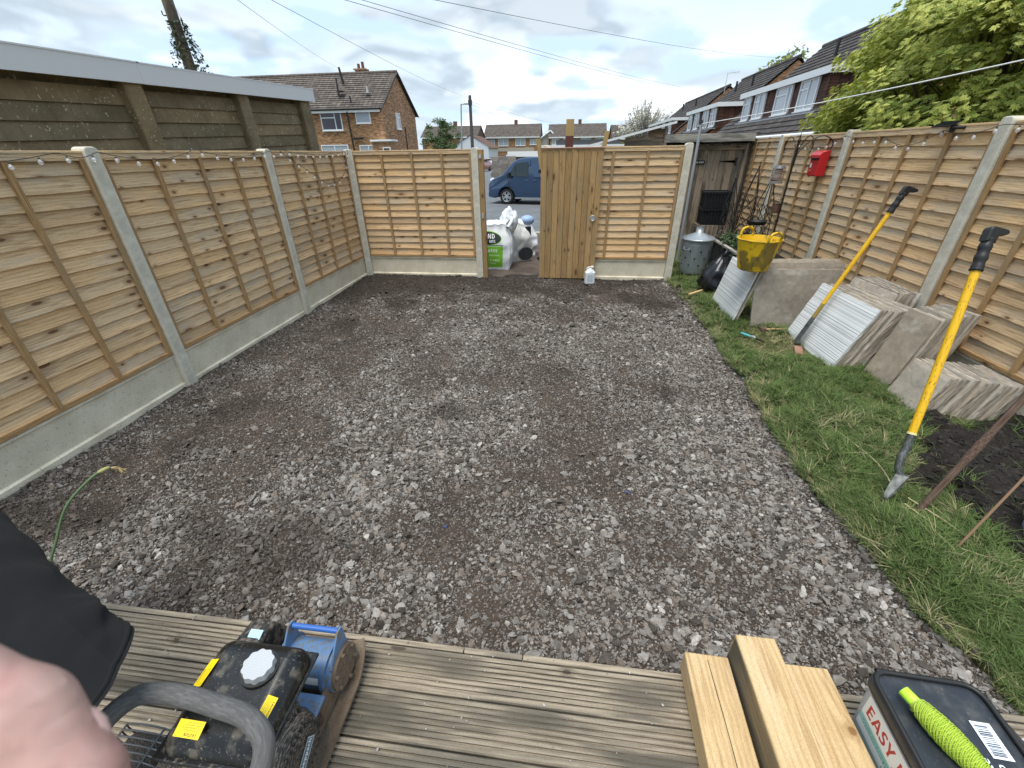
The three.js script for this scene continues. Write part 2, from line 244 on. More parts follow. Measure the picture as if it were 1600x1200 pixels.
// ---------- lawn strip, dug soil, grass ----------
const thatch = std({ map: tex(512, 512, (u, v, x, y) => { const a = fbm(u * 10, v * 10, 4, 7, 10, 10), b = fbm(u * 60, v * 60, 3, 9, 60, 60), h = hash(x, y, 1); return mixc(mixc([0.24, 0.21, 0.13], [0.42, 0.40, 0.24], clamp(b + (h - 0.5) * 0.6)), [0.28, 0.33, 0.13], a * 0.7); }, [1, 1]), bumpMap: grainBump, bumpScale: 0.01, roughness: 1 });
const dugSoil = std({ map: speckTex(47, [0.17, 0.14, 0.115], 0.16, 0.35, [2.5, 2.5]), bumpMap: grainBump, bumpScale: 0.02, roughness: 1 });
{
  const nz = 300, nx = 44, pos = [], idx = [];
  for (let j = 0; j <= nz; j++) { const z = lerp(0.4, -9.2, j / nz), e = edgeX(z); for (let i = 0; i <= nx; i++) { const t = i / nx; let x, y; if (i === 0) { x = e + 0.012; y = -0.06; } else { x = lerp(e, 3.24, Math.pow((i - 1) / (nx - 1), 1.3)); y = lawnY(x, z) - (i === 1 ? 0.008 : 0); } pos.push(x, y, z); } }
  for (let j = 0; j < nz; j++) for (let i = 0; i < nx; i++) { const a = j * (nx + 1) + i, b = a + 1, c = a + nx + 1; idx.push(a, b, c, b, c + 1, c); }
  const g = new THREE.BufferGeometry(); g.setAttribute('position', new THREE.Float32BufferAttribute(pos, 3)); g.setIndex(idx); g.computeVertexNormals(); struct('lawn', uvm(g), thatch);
  // dug earth lying on the lawn
  const n2 = 90, p2 = [], i2 = []; const cell = (i, j) => [lerp(2.05, 3.24, i / n2), lerp(-1.1, -3.15, j / n2)];
  for (let j = 0; j <= n2; j++) for (let i = 0; i <= n2; i++) { const [x, z] = cell(i, j), q = inSoil(x, z); p2.push(x, lawnY(x, z) + (q > 0.3 ? 0.004 + q * 0.028 * (0.3 + 1.6 * fbm(x * 26, z * 26, 4, 88)) : -0.03), z); }
  for (let j = 0; j < n2; j++) for (let i = 0; i < n2; i++) { const [x, z] = cell(i + 0.5, j + 0.5); if (inSoil(x, z) < 0.08) continue; const a = j * (n2 + 1) + i, b = a + 1, c = a + n2 + 1; i2.push(a, b, c, b, c + 1, c); }
  const s = new THREE.BufferGeometry(); s.setAttribute('position', new THREE.Float32BufferAttribute(p2, 3)); s.setIndex(i2); s.computeVertexNormals(); struct('dug_soil', uvm(s), dugSoil);
  seed = 77; const cg = stoneGeo(9, 0.8, 1), L = []; for (let i = 0; i < 5200; i++) { const x = rr(2.16, 3.2), z = rr(-3.1, -1.2); if (inSoil(x, z) > 0.25) L.push([x, z, 0.006 + 0.036 * Math.pow(R(), 3.5)]); }
  for (let i = 0; i < 900; i++) { const z = rr(-6.8, -0.9), x = edgeX(z) + rr(-0.05, 0.03); L.push([x, z, 0.005 + 0.022 * Math.pow(R(), 3)]); }
  const im = shade(new THREE.InstancedMesh(cg, std({ color: lin(1), roughness: 1 }), L.length)); im.name = 'soil_clods'; const m = new THREE.Matrix4(), q = new THREE.Quaternion(), col = new THREE.Color();
  L.forEach(([x, z, k], i) => { q.setFromEuler(new THREE.Euler(R() * 6, R() * 6, R() * 6)); const on = x > 2.15; m.compose(V(x, on ? lawnY(x, z) + 0.022 * inSoil(x, z) + k * 0.25 : Math.max(bedY(x, z), x > edgeX(z) ? 0.02 : -1) + k * 0.2, z), q, V(k, k, k)); im.setMatrixAt(i, m); const t = on ? rr(0.012, 0.032) : rr(0.03, 0.08); im.setColorAt(i, col.setRGB(t * 1.1, t * 0.92, t * 0.76)); });
  tag(im, 'dark crumbs of freshly dug earth along the lawn', 'soil', null, 'stuff'); scene.add(im);
}
{ // grass tufts
  seed = 900; const blades = (n, h, spread, s) => { const pos = [], nor = [], uv = []; for (let b = 0; b < n; b++) { const a = hash(b, s, 1) * 6.283, r = hash(b, s, 2) * 0.02, L = h * (0.55 + 0.7 * hash(b, s, 3)), ln = spread * (0.35 + hash(b, s, 4)), w = 0.0021 * (0.7 + 0.7 * hash(b, s, 5)); const cx = Math.cos(a) * r, cz = Math.sin(a) * r, dx = Math.cos(a + hash(b, s, 6) * 1.5), dz = Math.sin(a + hash(b, s, 6) * 1.5), sx = -dz, sz = dx; const P = (t, side) => { const o = L * ln * t * t, y = L * t * (1 - 0.35 * ln * t); const ww = w * (1 - t * 0.75) * side; return [cx + dx * o + sx * ww, y, cz + dz * o + sz * ww]; }; const tri = (A, B, C) => pos.push(...A, ...B, ...C); tri(P(0, -1), P(0, 1), P(0.45, 1)); tri(P(0, -1), P(0.45, 1), P(0.45, -1)); tri(P(0.45, -1), P(0.45, 1), P(0.8, 0.6)); tri(P(0.45, -1), P(0.8, 0.6), P(0.8, -0.6)); tri(P(0.8, -0.6), P(0.8, 0.6), P(1, 0)); } const g = new THREE.BufferGeometry(); g.setAttribute('position', new THREE.Float32BufferAttribute(pos, 3)); g.computeVertexNormals(); return g; };
  const gs = [blades(13, 0.055, 0.8, 1), blades(11, 0.075, 0.95, 2), blades(15, 0.045, 1.1, 3), blades(9, 0.10, 1.0, 4)], mat = new THREE.MeshPhysicalMaterial({ roughness: 0.9, side: THREE.DoubleSide, color: 0xffffff });
  const L = gs.map(() => []);
  for (let i = 0; i < 60000; i++) {
    const z = -0.35 - 8.6 * Math.pow(R(), 1.35), e = edgeX(z), x = R() < 0.1 ? e + rr(-0.02, 0.04) : rr(e, 3.2); const so = inSoil(x, z); if (so > 0.25 && R() > 0.05) continue;
    const w = worn(x, z); if (R() < w * 0.72) continue; const thin = sst(0.52, 0.68, fbm(x * 3.2 + 8, z * 3.2, 4, 67)); if (R() < thin * 0.8 || R() < 0.6 * sst(0.12, 0.0, x - e)) continue; const dry = clamp(w * 0.9 + sst(0.12, 0, x - e) * 0.45 + sst(0.55, 0.75, fbm(x * 4, z * 4, 3, 61)) * 0.6);
    const lush = sst(0.4, 0.65, fbm(x * 2.5 + 4, z * 2.5, 3, 66)); const near = sst(-3.8, -2.2, z), k = R() < 0.5 - 0.25 * near ? 2 : R() < 0.6 - 0.3 * near ? 0 : R() < 0.6 * (0.4 + lush) ? 1 : 3;
    const gcol = mixc([0.052, 0.098, 0.02], [0.115, 0.16, 0.04], R()), dcol = mixc([0.26, 0.24, 0.11], [0.36, 0.31, 0.17], R()); const straw = R() < 0.07 + dry * 0.5;
    L[k].push([x, lawnY(x, z) - 0.004, z, rr(0.7, 1.2) * (w > 0.3 ? 0.6 : 1) * (0.75 + 0.6 * lush), straw ? dcol : gcol]);
  }
  const m = new THREE.Matrix4(), q = new THREE.Quaternion(), col = new THREE.Color();
  L.forEach((A, k) => { const im = shade(new THREE.InstancedMesh(gs[k], mat, A.length)); im.name = numbered('grass'); A.forEach(([x, y, z, s, c], i) => { q.setFromEuler(new THREE.Euler(rr(-0.15, 0.15), R() * 6.283, rr(-0.15, 0.15))); m.compose(V(x, y, z), q, V(s, s, s)); im.setMatrixAt(i, m); im.setColorAt(i, col.setRGB(...c)); }); tag(im, 'rough green grass of the lawn strip beside the stone bed', 'grass', 'grass of the lawn strip', 'stuff'); scene.add(im); });
}

// ---------- decking ----------
{
  const deck = thing('decking', 'weathered grooved timber decking in the foreground with gaps between boards', 'decking', [0, 0, 0]);
  const prof = (w, t) => { const p = [[0.004, 0], [w - 0.004, 0], [w, 0.006], [w, t - 0.004], [w - 0.004, t]]; const n = 7, a = 0.012, st = (w - 2 * a) / n; for (let i = n - 1; i >= 0; i--) { const x = a + i * st; p.push([x + st * 0.72, t - 0.0008], [x + st * 0.70, t - 0.0085], [x + st * 0.31, t - 0.0085], [x + st * 0.29, t - 0.0008]); } p.push([0.004, t], [0, t - 0.004], [0, 0.006]); return p; };
  seed = 12;
  for (let i = 0; i < 9; i++) { const z1 = -0.855 + i * 0.15; const g = extr(prof(0.144, 0.027), 5.25).rotateY(Math.PI / 2); g.translate(-3.4, 0.103, z1 + 0.144); part(deck, 'plank', uvm(g, 0, R() * 2.4, R()), deckMats[i % 3]); }
  const cuts = [[-3.4, -0.322], [-0.318, -0.092], [-0.088, 1.85]]; cuts.forEach(([a, b], i) => part(deck, 'edge_board', uvm(rb(b - a, 0.125, 0.021, 0.003, (a + b) / 2, 0.0675, -0.8695), 0, i * 0.7, 0.2), i === 1 ? deckMats[0] : deckMats[2]));
  for (const x of [-3.2, -2.4, -1.6, -0.8, 0, 0.8, 1.6]) part(deck, 'joist', uvm(bx(0.045, 0.1, 1.3, x, 0.05, -0.2), 2), deckMats[1]);
  deck.userData.label = 'weathered grooved timber decking in the foreground with gaps between boards';
}

// ---------- fences ----------
const N_SL = 15;
const slatGeo = (s, h, L) => { // one lapped slat: thin at the top edge, proud and wavering at the bottom edge
  const n = 12, pos = [], P = (t, k) => { const x = t * L, w = (fbm(t * 9, s * 3.7, 4, s) - 0.5) * 0.017; return k === 0 ? [x, h, 0.002] : k === 1 ? [x, w, 0.026] : k === 2 ? [x, w, 0.015] : [x, h, -0.005]; };
  for (let i = 0; i < n; i++) for (const [a, b] of [[0, 1], [1, 2], [2, 3], [3, 0]]) { const A = P(i / n, a), B = P(i / n, b), C = P((i + 1) / n, a), D = P((i + 1) / n, b); pos.push(...A, ...B, ...C, ...B, ...D, ...C); }
  const g = new THREE.BufferGeometry(); g.setAttribute('position', new THREE.Float32BufferAttribute(pos, 3)); g.computeVertexNormals(); return uvm(g, 0, s * 0.37, s * 0.113);
};
const slatVar = []; for (let i = 0; i < 9; i++) slatVar.push(slatGeo(i + 1, 0.118, 1.85));
const battenGeo = [0, 1, 2].map((i) => uvm(rb(0.036, 1.44, 0.02, 0.003), 1, i * 0.8, i * 0.21));
function fencePanel(label, pos, turn, L, Hp, group) { // local: x along, y up, z towards the garden
  const t = thing('fence_panel', label, 'fence panel', pos, turn, group), k = L / 1.85, pitch = (Hp - 0.075) / N_SL;
  for (let i = 0; i < N_SL; i++) { const s = part(t, 'slat', pick(slatVar), pick(slatMats), [0, 0.035 + i * pitch, rr(-0.002, 0.002)]); s.scale.x = k; }
  for (let i = 0; i < 5; i++) { const side = i === 0 || i === 4; const b = part(t, side ? 'side_batten' : 'batten', pick(battenGeo), battenMat, [side ? (i ? L - 0.02 : 0.02) : L * (i / 4) + rr(-0.015, 0.015), Hp / 2 - 0.01, 0.035 + (side ? 0.002 : 0)]); b.scale.y = (Hp - 0.06) / 1.44; b.rotation.z = side ? 0 : rr(-0.006, 0.006); }
  part(t, 'bottom_rail', uvm(rb(L, 0.036, 0.024, 0.003, L / 2, 0.018, 0.03), 0, R() * 2), battenMat);
  part(t, 'top_rail', uvm(rb(L, 0.042, 0.024, 0.003, L / 2, Hp - 0.03, 0.031), 0, R() * 2), slatMats[0]);
  part(t, 'cap_rail', uvm(rb(L, 0.018, 0.07, 0.004, L / 2, Hp + 0.0005, 0.012), 0, R() * 2), capMat);
  for (const x of [0.03, L / 2, L - 0.03]) part(t, 'back_batten', uvm(bx(0.036, Hp - 0.05, 0.02, x, Hp / 2 - 0.012, -0.017), 1), battenMat);
  return t;
}
function gravelBoard(label, pos, turn, L, group, h = 0.3) {
  const p = [[-0.03, -0.06], [0.018, -0.06], [0.018, 0.022], [0.002, 0.034], [0.002, h - 0.03], [0.018, h - 0.02], [0.018, h - 0.004], [0.012, h], [-0.03, h]];
  const g = extr(p, L).rotateY(Math.PI / 2).scale(1, 1, -1); const n = flat(g); // profile x becomes depth
  const P = n.attributes.position; for (let i = 0; i < P.count; i += 3) for (const a of [n.attributes.position]) { const t = [a.getX(i), a.getY(i), a.getZ(i)]; a.setXYZ(i, a.getX(i + 1), a.getY(i + 1), a.getZ(i + 1)); a.setXYZ(i + 1, ...t); }
  n.computeVertexNormals(); const m = single('gravel_board', uvm(n, 0, R() * 3), concMat, label, 'gravel board', group); m.position.set(...pos); m.rotation.y = turn; return m;
}
function fencePost(label, [x, y, z], turn, h, group) {
  const w = 0.052, s = new THREE.Shape(); s.moveTo(-w, -0.1); s.lineTo(w, -0.1); s.lineTo(w, h - 0.035); s.quadraticCurveTo(w, h, 0.012, h); s.lineTo(-0.012, h); s.quadraticCurveTo(-w, h, -w, h - 0.035); s.lineTo(-w, -0.1);
  const g = new THREE.ExtrudeGeometry(s, { depth: 0.092, bevelEnabled: true, bevelThickness: 0.008, bevelSize: 0.008, bevelOffset: -0.008, bevelSegments: 2, curveSegments: 8 }).translate(0, 0, -0.05);
  const m = single('concrete_post', uvm(g, 1, R() * 3), postMat, label, 'fence post', group); m.position.set(x, y, z); m.rotation.y = turn; return m;
}
seed = 321;
const LX = -3.4, BZ = -6.9, RX = 3.2;
const Lz = [-1.0, -2.957, -4.913], gL = 'fence panels along the left boundary', gP = 'concrete fence posts', gB = 'concrete gravel boards';
fencePost('tall concrete post nearest the deck in the left fence', [LX, 0, -2.957], Math.PI / 2, 1.895, gP);
fencePost('concrete post between the second and third left fence panels', [LX, 0, -4.913], Math.PI / 2, 1.89, gP);
fencePost('concrete corner post where left and back fences meet', [LX + 0.03, 0, -6.86], Math.PI / 4, 1.89, gP);
fencePost('concrete post between the back fence panel and the open gateway', [-1.41, 0, BZ], 0, 1.885, gP);
fencePost('concrete post behind the hinge side of the open wooden gate', [-0.36, 0, BZ - 0.06], 0, 1.9, gP);
fencePost('concrete post at the lawn end of the back fence', [1.63, 0, BZ], 0, 1.9, gP);
fencePost('concrete post in the right fence nearest the front, beside the slab stacks', [RX, G - 0.02, -4.0], -Math.PI / 2, 1.965, gP);
fencePost('concrete post in the right fence just right of the red letterbox', [RX, G - 0.02, -5.98], -Math.PI / 2, 1.955, gP);
fencePost('concrete post in the right fence behind the black bird feeder', [RX, G - 0.02, -7.72], -Math.PI / 2, 1.96, gP);
[['nearest left fence panel, cut by the left edge of the picture', -1.0, 1.85, 'nearest left'], ['middle left fence panel between two concrete posts', -2.957, 1.85, 'middle left'], ['far left fence panel running into the back corner', -4.913, 1.85, 'far left']].forEach(([l, z, L, w], i) => {
  fencePanel(`tan lap-board ${l}`, [LX - 0.02, 0.305, z - 0.055], Math.PI / 2, L, 1.555, 'lap fence panels'); gravelBoard(`pale concrete gravel board under the ${w} fence panel`, [LX - 0.005, 0, z - 0.053], Math.PI / 2, L + 0.01, gB);
});
fencePanel('tan lap-board back fence panel left of the gateway', [-3.33, 0.305, BZ - 0.02], 0, 1.865, 1.555, 'lap fence panels');
gravelBoard('pale concrete gravel board under the back panel left of the gateway', [-3.34, 0, BZ - 0.005], 0, 1.88, gB);
fencePanel('tan lap-board back fence panel partly hidden behind the open gate', [-0.36, 0.305, BZ - 0.02], 0, 1.935, 1.555, 'lap fence panels');
gravelBoard('pale concrete gravel board behind the white plastic jug', [-0.36, 0, BZ - 0.005], 0, 1.935, gB);
[['nearest right fence panel, behind the low slab stack', -4.0, 1.86, -2.09], ['right fence panel behind the leaning yellow spade handle', -5.98, 1.87, 0], ['right fence panel carrying the red letterbox', -7.72, 1.63, 0], ['farthest right fence panel beside the shed door', -9.72, 1.89, 0]].forEach(([l, z, L], i) => {
  fencePanel(`tan lap-board ${l}`, [RX + 0.02, G + 0.315, z + 0.055], -Math.PI / 2, L, 1.59, 'lap fence panels'); gravelBoard(['pale concrete gravel board at the right edge behind the smallest slabs', 'concrete gravel board behind the main slab stack', 'concrete gravel board behind the bird feeder pole', 'concrete gravel board beside the shed'][i], [RX + 0.005, G + 0.01, z + 0.053], -Math.PI / 2, L + 0.004, gB);
});
// ---------- gate, gate frame post, jug ----------
const steel = std({ color: lin(0.55, 0.56, 0.57), roughness: 0.4, metalness: 0.7 });
{
  seed = 61; const t = thing('wooden_gate', 'vertical-board wooden gate swung open flat against the back fence', 'gate', [-0.42, 0.015, BZ + 0.1]);
  const n = 10, w = 0.885 / n; for (let i = 0; i < n; i++) part(t, 'board', uvm(rb(w - 0.004, 1.825, 0.018, 0.004, (i + 0.5) * w, 0.915, 0.02 + (i % 2 ? 0.004 : 0)), 1, R() * 2, R()), gateMat[i % 3]);
  for (const y of [0.25, 0.92, 1.62]) part(t, 'rail', uvm(rb(0.87, 0.09, 0.035, 0.003, 0.4425, y, -0.009), 0, y), gateMat[1]);
  part(t, 'brace', uvm(rb(1.0, 0.08, 0.03, 0.003).rotateZ(0.62).translate(0.44, 0.58, -0.012), 0), gateMat[1]);
  part(t, 'cap', uvm(rb(0.9, 0.02, 0.07, 0.004, 0.4425, 1.84, 0.01), 0), std({ color: lin(0.2, 0.1, 0.07) }));
  const l = part(t, 'latch_ring', new THREE.TorusGeometry(0.036, 0.006, 8, 24), steel, [0.795, 0.92, 0.046]); part(l, 'latch_plate', cyl(0.028, 0.028, 0.01, 18).rotateX(Math.PI / 2), steel, [0, 0, -0.01]);
  for (const y of [0.3, 1.55]) part(t, 'hinge', [bx(0.12, 0.035, 0.006, 0.02, y, -0.031), cyl(0.011, 0.011, 0.06, 10, -0.008, y, -0.03)], blackMetal);
  const p = thing('gate_post', 'timber gate stop post with small bolt beside the open gateway', 'gate post', [-1.32, 0, BZ - 0.01]);
  part(p, 'post', uvm(rb(0.07, 1.9, 0.09, 0.004, 0, 0.91, 0), 1), gateMat[1]); part(p, 'keeper', [bx(0.03, 0.07, 0.02, 0.0, 0.95, 0.055)], steel); part(p, 'top_bracket', [bx(0.035, 0.05, 0.025, -0.005, 1.77, 0.057)], steel);
}
{
  const t = thing('plastic_jug', 'small white translucent plastic jug standing before the open gate', 'jug', [0.385, 0.0, -6.53], 0.25);
  const g = rb(0.15, 0.2, 0.1, 0.025, 0, 0.1, 0, 4), P = g.attributes.position; part(t, 'body', g, std({ color: lin(0.72, 0.75, 0.76), roughness: 0.35 }));
  part(t, 'shoulder', lathe([[0.068, 0.19], [0.058, 0.215], [0.03, 0.235], [0.028, 0.255]], 20).scale(1, 1, 0.72), std({ color: lin(0.72, 0.75, 0.76), roughness: 0.35 }));
  part(t, 'handle', tube([[-0.055, 0.195, 0], [-0.05, 0.245, 0], [-0.005, 0.262, 0], [0.02, 0.245, 0]], 0.009, 8), std({ color: lin(0.75, 0.77, 0.78), roughness: 0.35 }));
  part(t, 'cap', cyl(0.024, 0.024, 0.022, 18, 0.03, 0.262, 0), whitePaint); part(t, 'label', bx(0.09, 0.1, 0.001, -0.01, 0.1, 0.0508), std({ color: lin(0.5, 0.55, 0.6) }));
}

// ---------- paving slabs ----------
const slabTex = tex(512, 512, (u, v, x, y) => { const a = fbm(u * 5, v * 5, 5, 14, 5, 5), b = fbm(u * 30, v * 30, 3, 15, 30, 30), h = hash(x, y, 4) - 0.5; const c = mixc([0.56, 0.535, 0.50], [0.70, 0.665, 0.61], a); return mixc(c, [0.78, 0.78, 0.77], sst(0.62, 0.8, fbm(u * 8 + 2, v * 8, 4, 18, 8, 8)) * 0.5).map((q) => q + (b - 0.5) * 0.10 + h * 0.04); }, [1, 1]);
const slabBump = tex(512, 512, (u, v) => { const q = fbm(u * 8, v * 8, 5, 31, 8, 8); return [q, q, q]; }, [1, 1], false);
const slabMats = [[1.12, 1.07, 1.02], [0.93, 0.89, 0.84], [0.76, 0.73, 0.69], [1.12, 1.03, 0.95], [1.26, 1.22, 1.17]].map((c) => std({ map: slabTex, bumpMap: slabBump, bumpScale: 0.012, color: lin(...c), roughness: 0.85 }));
const sawnTex = tex(256, 512, (u, v, x, y) => { const q = hash(0, Math.floor(v * 120), 7), p = hash(0, y, 9), d = 0.79 + (q - 0.5) * 0.095 + (p - 0.5) * 0.05 + (fbm(u * 4, v * 4, 3, 3, 4, 4) - 0.5) * 0.06; return [d, d * 1.005, d * 1.0]; }, [1, 1]);
const sawnBump = tex(64, 512, (u, v) => { const q = hash(0, Math.floor(v * 120), 7); return [q, q, q]; }, [1, 1], false);
const sawnMat = std({ map: sawnTex, bumpMap: sawnBump, bumpScale: 0.003, roughness: 0.85 });
function slabGeo(w, h, t, s) { // local: x width, y height, z thickness, base at y = 0, rough split edges
  const g = new THREE.BoxGeometry(w, h, t, 16, 12, 2).translate(0, h / 2, 0), P = g.attributes.position;
  for (let i = 0; i < P.count; i++) { let x = P.getX(i), y = P.getY(i), z = P.getZ(i); const ex = Math.abs(Math.abs(x) - w / 2) < 1e-4, ey = y < 1e-4 || y > h - 1e-4; if (ex || ey) { const k = fbm(x * 18 + s * 9, y * 18 + z * 90, 3, s) - 0.5; if (ex) x += k * 0.013; if (ey && y > 0.01) y += k * 0.012; if (Math.abs(z) > t * 0.4) z *= 0.66 + 0.16 * hash(i, s, 5); } P.setXYZ(i, x, y, z); }
  const n = g.toNonIndexed(); n.computeVertexNormals(); return uvm(n, 0, s * 0.31, s * 0.17);
}
const slabCache = new Map(); const slabOf = (w, h, t, s) => { const k = [w, h, t, s].join(); if (!slabCache.has(k)) slabCache.set(k, slabGeo(w, h, t, s)); return slabCache.get(k); };
function slab(label, group, p, turn, lean, [w, h, t], s, mat) { const m = single('paving_stone', slabOf(w, h, t, s), mat, label, 'paving slab', group); m.rotation.order = 'YXZ'; m.rotation.set(lean, turn, rr(-0.012, 0.012)); m.position.set(...p); return m; }
const ORD = ['front', 'second', 'third', 'fourth', 'fifth', 'sixth', 'seventh', 'eighth', 'ninth', 'tenth', 'eleventh', 'twelfth', 'thirteenth', 'last'];
seed = 88;
// face towards -x: local z -> -x, local x -> +z ; leaning towards +x
const LW = -Math.PI / 2, lv = (x, z) => lawnY(x, z) - 0.008;
slab('pale ribbed back of the slab in front of the yellow tub', 'slabs under the yellow tub', [1.95, lv(1.95, -5.2), -5.22], LW, -0.235, [0.79, 0.6, 0.026], 1, sawnMat);
slab('slab with rough edge tucked behind the ribbed slab by the yellow tub', 'slabs under the yellow tub', [1.985, lv(1.985, -5.2), -5.21], LW, -0.235, [0.79, 0.6, 0.026], 2, slabMats[1]);
const gBig = 'large slabs facing the deck';
slab('broad stained grey slab facing the deck, below the yellow tub', gBig, [2.56, lv(2.56, -4.72), -4.74], 0.1, -0.3, [0.92, 0.63, 0.028], 3, std({ map: slabTex, bumpMap: slabBump, bumpScale: 0.012, color: lin(0.66, 0.65, 0.63), roughness: 0.5 }));
for (let i = 0; i < 4; i++) slab(`large slab ${['directly', 'second', 'third', 'farthest'][i]} behind the broad stained slab near the yellow tub`, gBig, [2.6 + i * 0.03, lv(2.6, -5), -4.80 - i * 0.06 - (i > 1 ? 0.08 : 0)], 0.06, -0.28, [0.9, 0.62 + (i % 2) * 0.05, 0.026], 4 + (i % 2), slabMats[(i + 1) % 4]);
slab('short offcut slab on end behind the broad stained slab', gBig, [2.93, lv(2.93, -4.9), -5.02], 0.3, -0.22, [0.3, 0.66, 0.026], 6, slabMats[0]);
const gMain = 'slabs of the main stack';
for (let i = 0; i < 12; i++) slab(i ? `grey riven slab, ${ORD[i]} from the front of the main stack` : 'pale ribbed front slab of the main stack under the leaning yellow spade', gMain, [2.435 + i * 0.0285, lv(2.5, -4.1), -4.12 + (i ? rr(-0.016, 0.012) : 0)], LW + 0.05, -0.36, [0.84, i ? rr(0.59, 0.606) : 0.6, 0.0255], 10 + (i % 4), i ? slabMats[(i * 3) % 5] : sawnMat);
for (let i = 0; i < 8; i++) slab(`slab in the rearmost row by the fence, ${ORD[i]} counted from the lawn`, 'rear slab row', [2.80 + i * 0.028, lv(2.9, -4.3) + 0.02, -4.32 + rr(-0.02, 0.02)], LW + 0.03, -0.24, [0.6, 0.6 + rr(0, 0.02), 0.025], 14 + (i % 3), slabMats[(i * 2) % 5]);
for (let i = 0; i < 10; i++) slab(i ? `brownish slab, ${ORD[i]} from the front of the second stack` : 'smooth brown front slab of the second stack', 'slabs of the second stack', [2.69 + i * 0.029, lv(2.8, -3.6) + 0.005 * i, -3.48 + rr(-0.012, 0.012)], LW + 0.13, -0.25, [0.28, 0.63 + rr(-0.008, 0.01), 0.0255], 17 + (i % 3), i ? slabMats[(i * 3 + 1) % 5] : std({ map: slabTex, bumpMap: slabBump, bumpScale: 0.009, color: lin(0.9, 0.82, 0.73), roughness: 0.8 }));
for (let i = 0; i < 14; i++) slab(i ? `small square slab, ${ORD[i]} in the low stack by the dug soil` : 'small pale front slab of the low stack by the dug soil', 'slabs of the low stack', [2.65 + i * 0.03, lv(2.8, -3.1), -3.10 + rr(-0.012, 0.012) + i * 0.008], LW + 0.02, -0.30, [0.34, 0.345 + rr(-0.006, 0.008), 0.0265], 20 + (i % 3), slabMats[i ? (i * 2 + 1) % 5 : 0]);

// ---------- yellow tub ----------
{
  const tubTex = tex(512, 256, (u, v, x, y) => { const d = sst(0.54, 0.68, fbm(u * 9, v * 7, 5, 51, 9, 7)) * 0.75 + sst(0.66, 0.8, fbm(u * 40, v * 20, 3, 52, 40, 20)) * 0.6; return mixc([0.86, 0.70, 0.07], [0.40, 0.34, 0.2], clamp(d)); }, [1, 1]);
  const t = thing('rubber_tub', 'dirty yellow rubber tub with two handles sitting on the slabs', 'tub', [2.03, 0.665, -4.86], 0.35), m = std({ map: tubTex, roughness: 0.6 });
  part(t, 'body', lathe([[0.001, 0.0], [0.135, 0.0], [0.15, 0.015], [0.168, 0.1], [0.187, 0.2], [0.208, 0.31], [0.218, 0.315], [0.219, 0.327], [0.205, 0.327], [0.176, 0.18], [0.145, 0.02], [0.001, 0.014]], 40), m);
  for (const s of [-1, 1]) { part(t, 'handle', tube([[-0.075, 0.318, s * 0.198], [-0.07, 0.375, s * 0.205], [-0.035, 0.402, s * 0.205], [0.035, 0.402, s * 0.205], [0.07, 0.375, s * 0.205], [0.075, 0.318, s * 0.198]], 0.013, 8, 30), m); }
}

// ---------- spades, bars, canes ----------
const yellowShaft = std({ map: tex(128, 256, (u, v) => { const d = sst(0.62, 0.78, fbm(u * 8, v * 30, 4, 5, 8, 30)); return mixc([0.90, 0.70, 0.08], [0.36, 0.3, 0.2], d); }, [6, 1.5]), roughness: 0.42 });
const darkSteel = std({ map: speckTex(72, [0.36, 0.37, 0.36], 0.35, 0.3, [4, 4], 256), roughness: 0.55, metalness: 0.35 });
const rust = std({ map: speckTex(73, [0.36, 0.285, 0.24], 0.28, 0.35, [5, 5], 256), bumpMap: grainBump, bumpScale: 0.002, roughness: 0.95 });
function along(name, label, category, a, b) { const t = thing(name, label, category, a), d = V(...b).sub(V(...a)); t.quaternion.setFromUnitVectors(V(0, 1, 0), d.clone().normalize()); return [t, d.length()]; }
function pistolGrip(t, L, side) { // black moulded grip with finger grooves and a beaked top
  const P = []; for (let i = 0; i <= 20; i++) { const q = i / 20; P.push([0.0255 + 0.0022 * Math.sin(q * 19) * (q > 0.12 ? 1 : 0) + (q < 0.08 ? 0.002 : 0), L - 0.2 + q * 0.165]); } P.unshift([0.0195, L - 0.2]); P.push([0.018, L - 0.03]);
  const grip = part(t, 'grip', lathe(P, 20), black); const s = new THREE.Shape(); s.moveTo(-0.027, -0.05); s.lineTo(-0.024, 0.004); s.quadraticCurveTo(-0.02, 0.02, 0.0, 0.021); s.lineTo(0.072, 0.022); s.quadraticCurveTo(0.086, 0.016, 0.082, 0.006); s.quadraticCurveTo(0.055, -0.012, 0.034, -0.014); s.quadraticCurveTo(0.026, -0.02, 0.025, -0.05);
  part(grip, 'hook', new THREE.ExtrudeGeometry(s, { depth: 0.024, bevelEnabled: true, bevelThickness: 0.009, bevelSize: 0.006, bevelOffset: -0.003, bevelSegments: 3, curveSegments: 6 }).translate(0, L, -0.012), black); return grip;
}
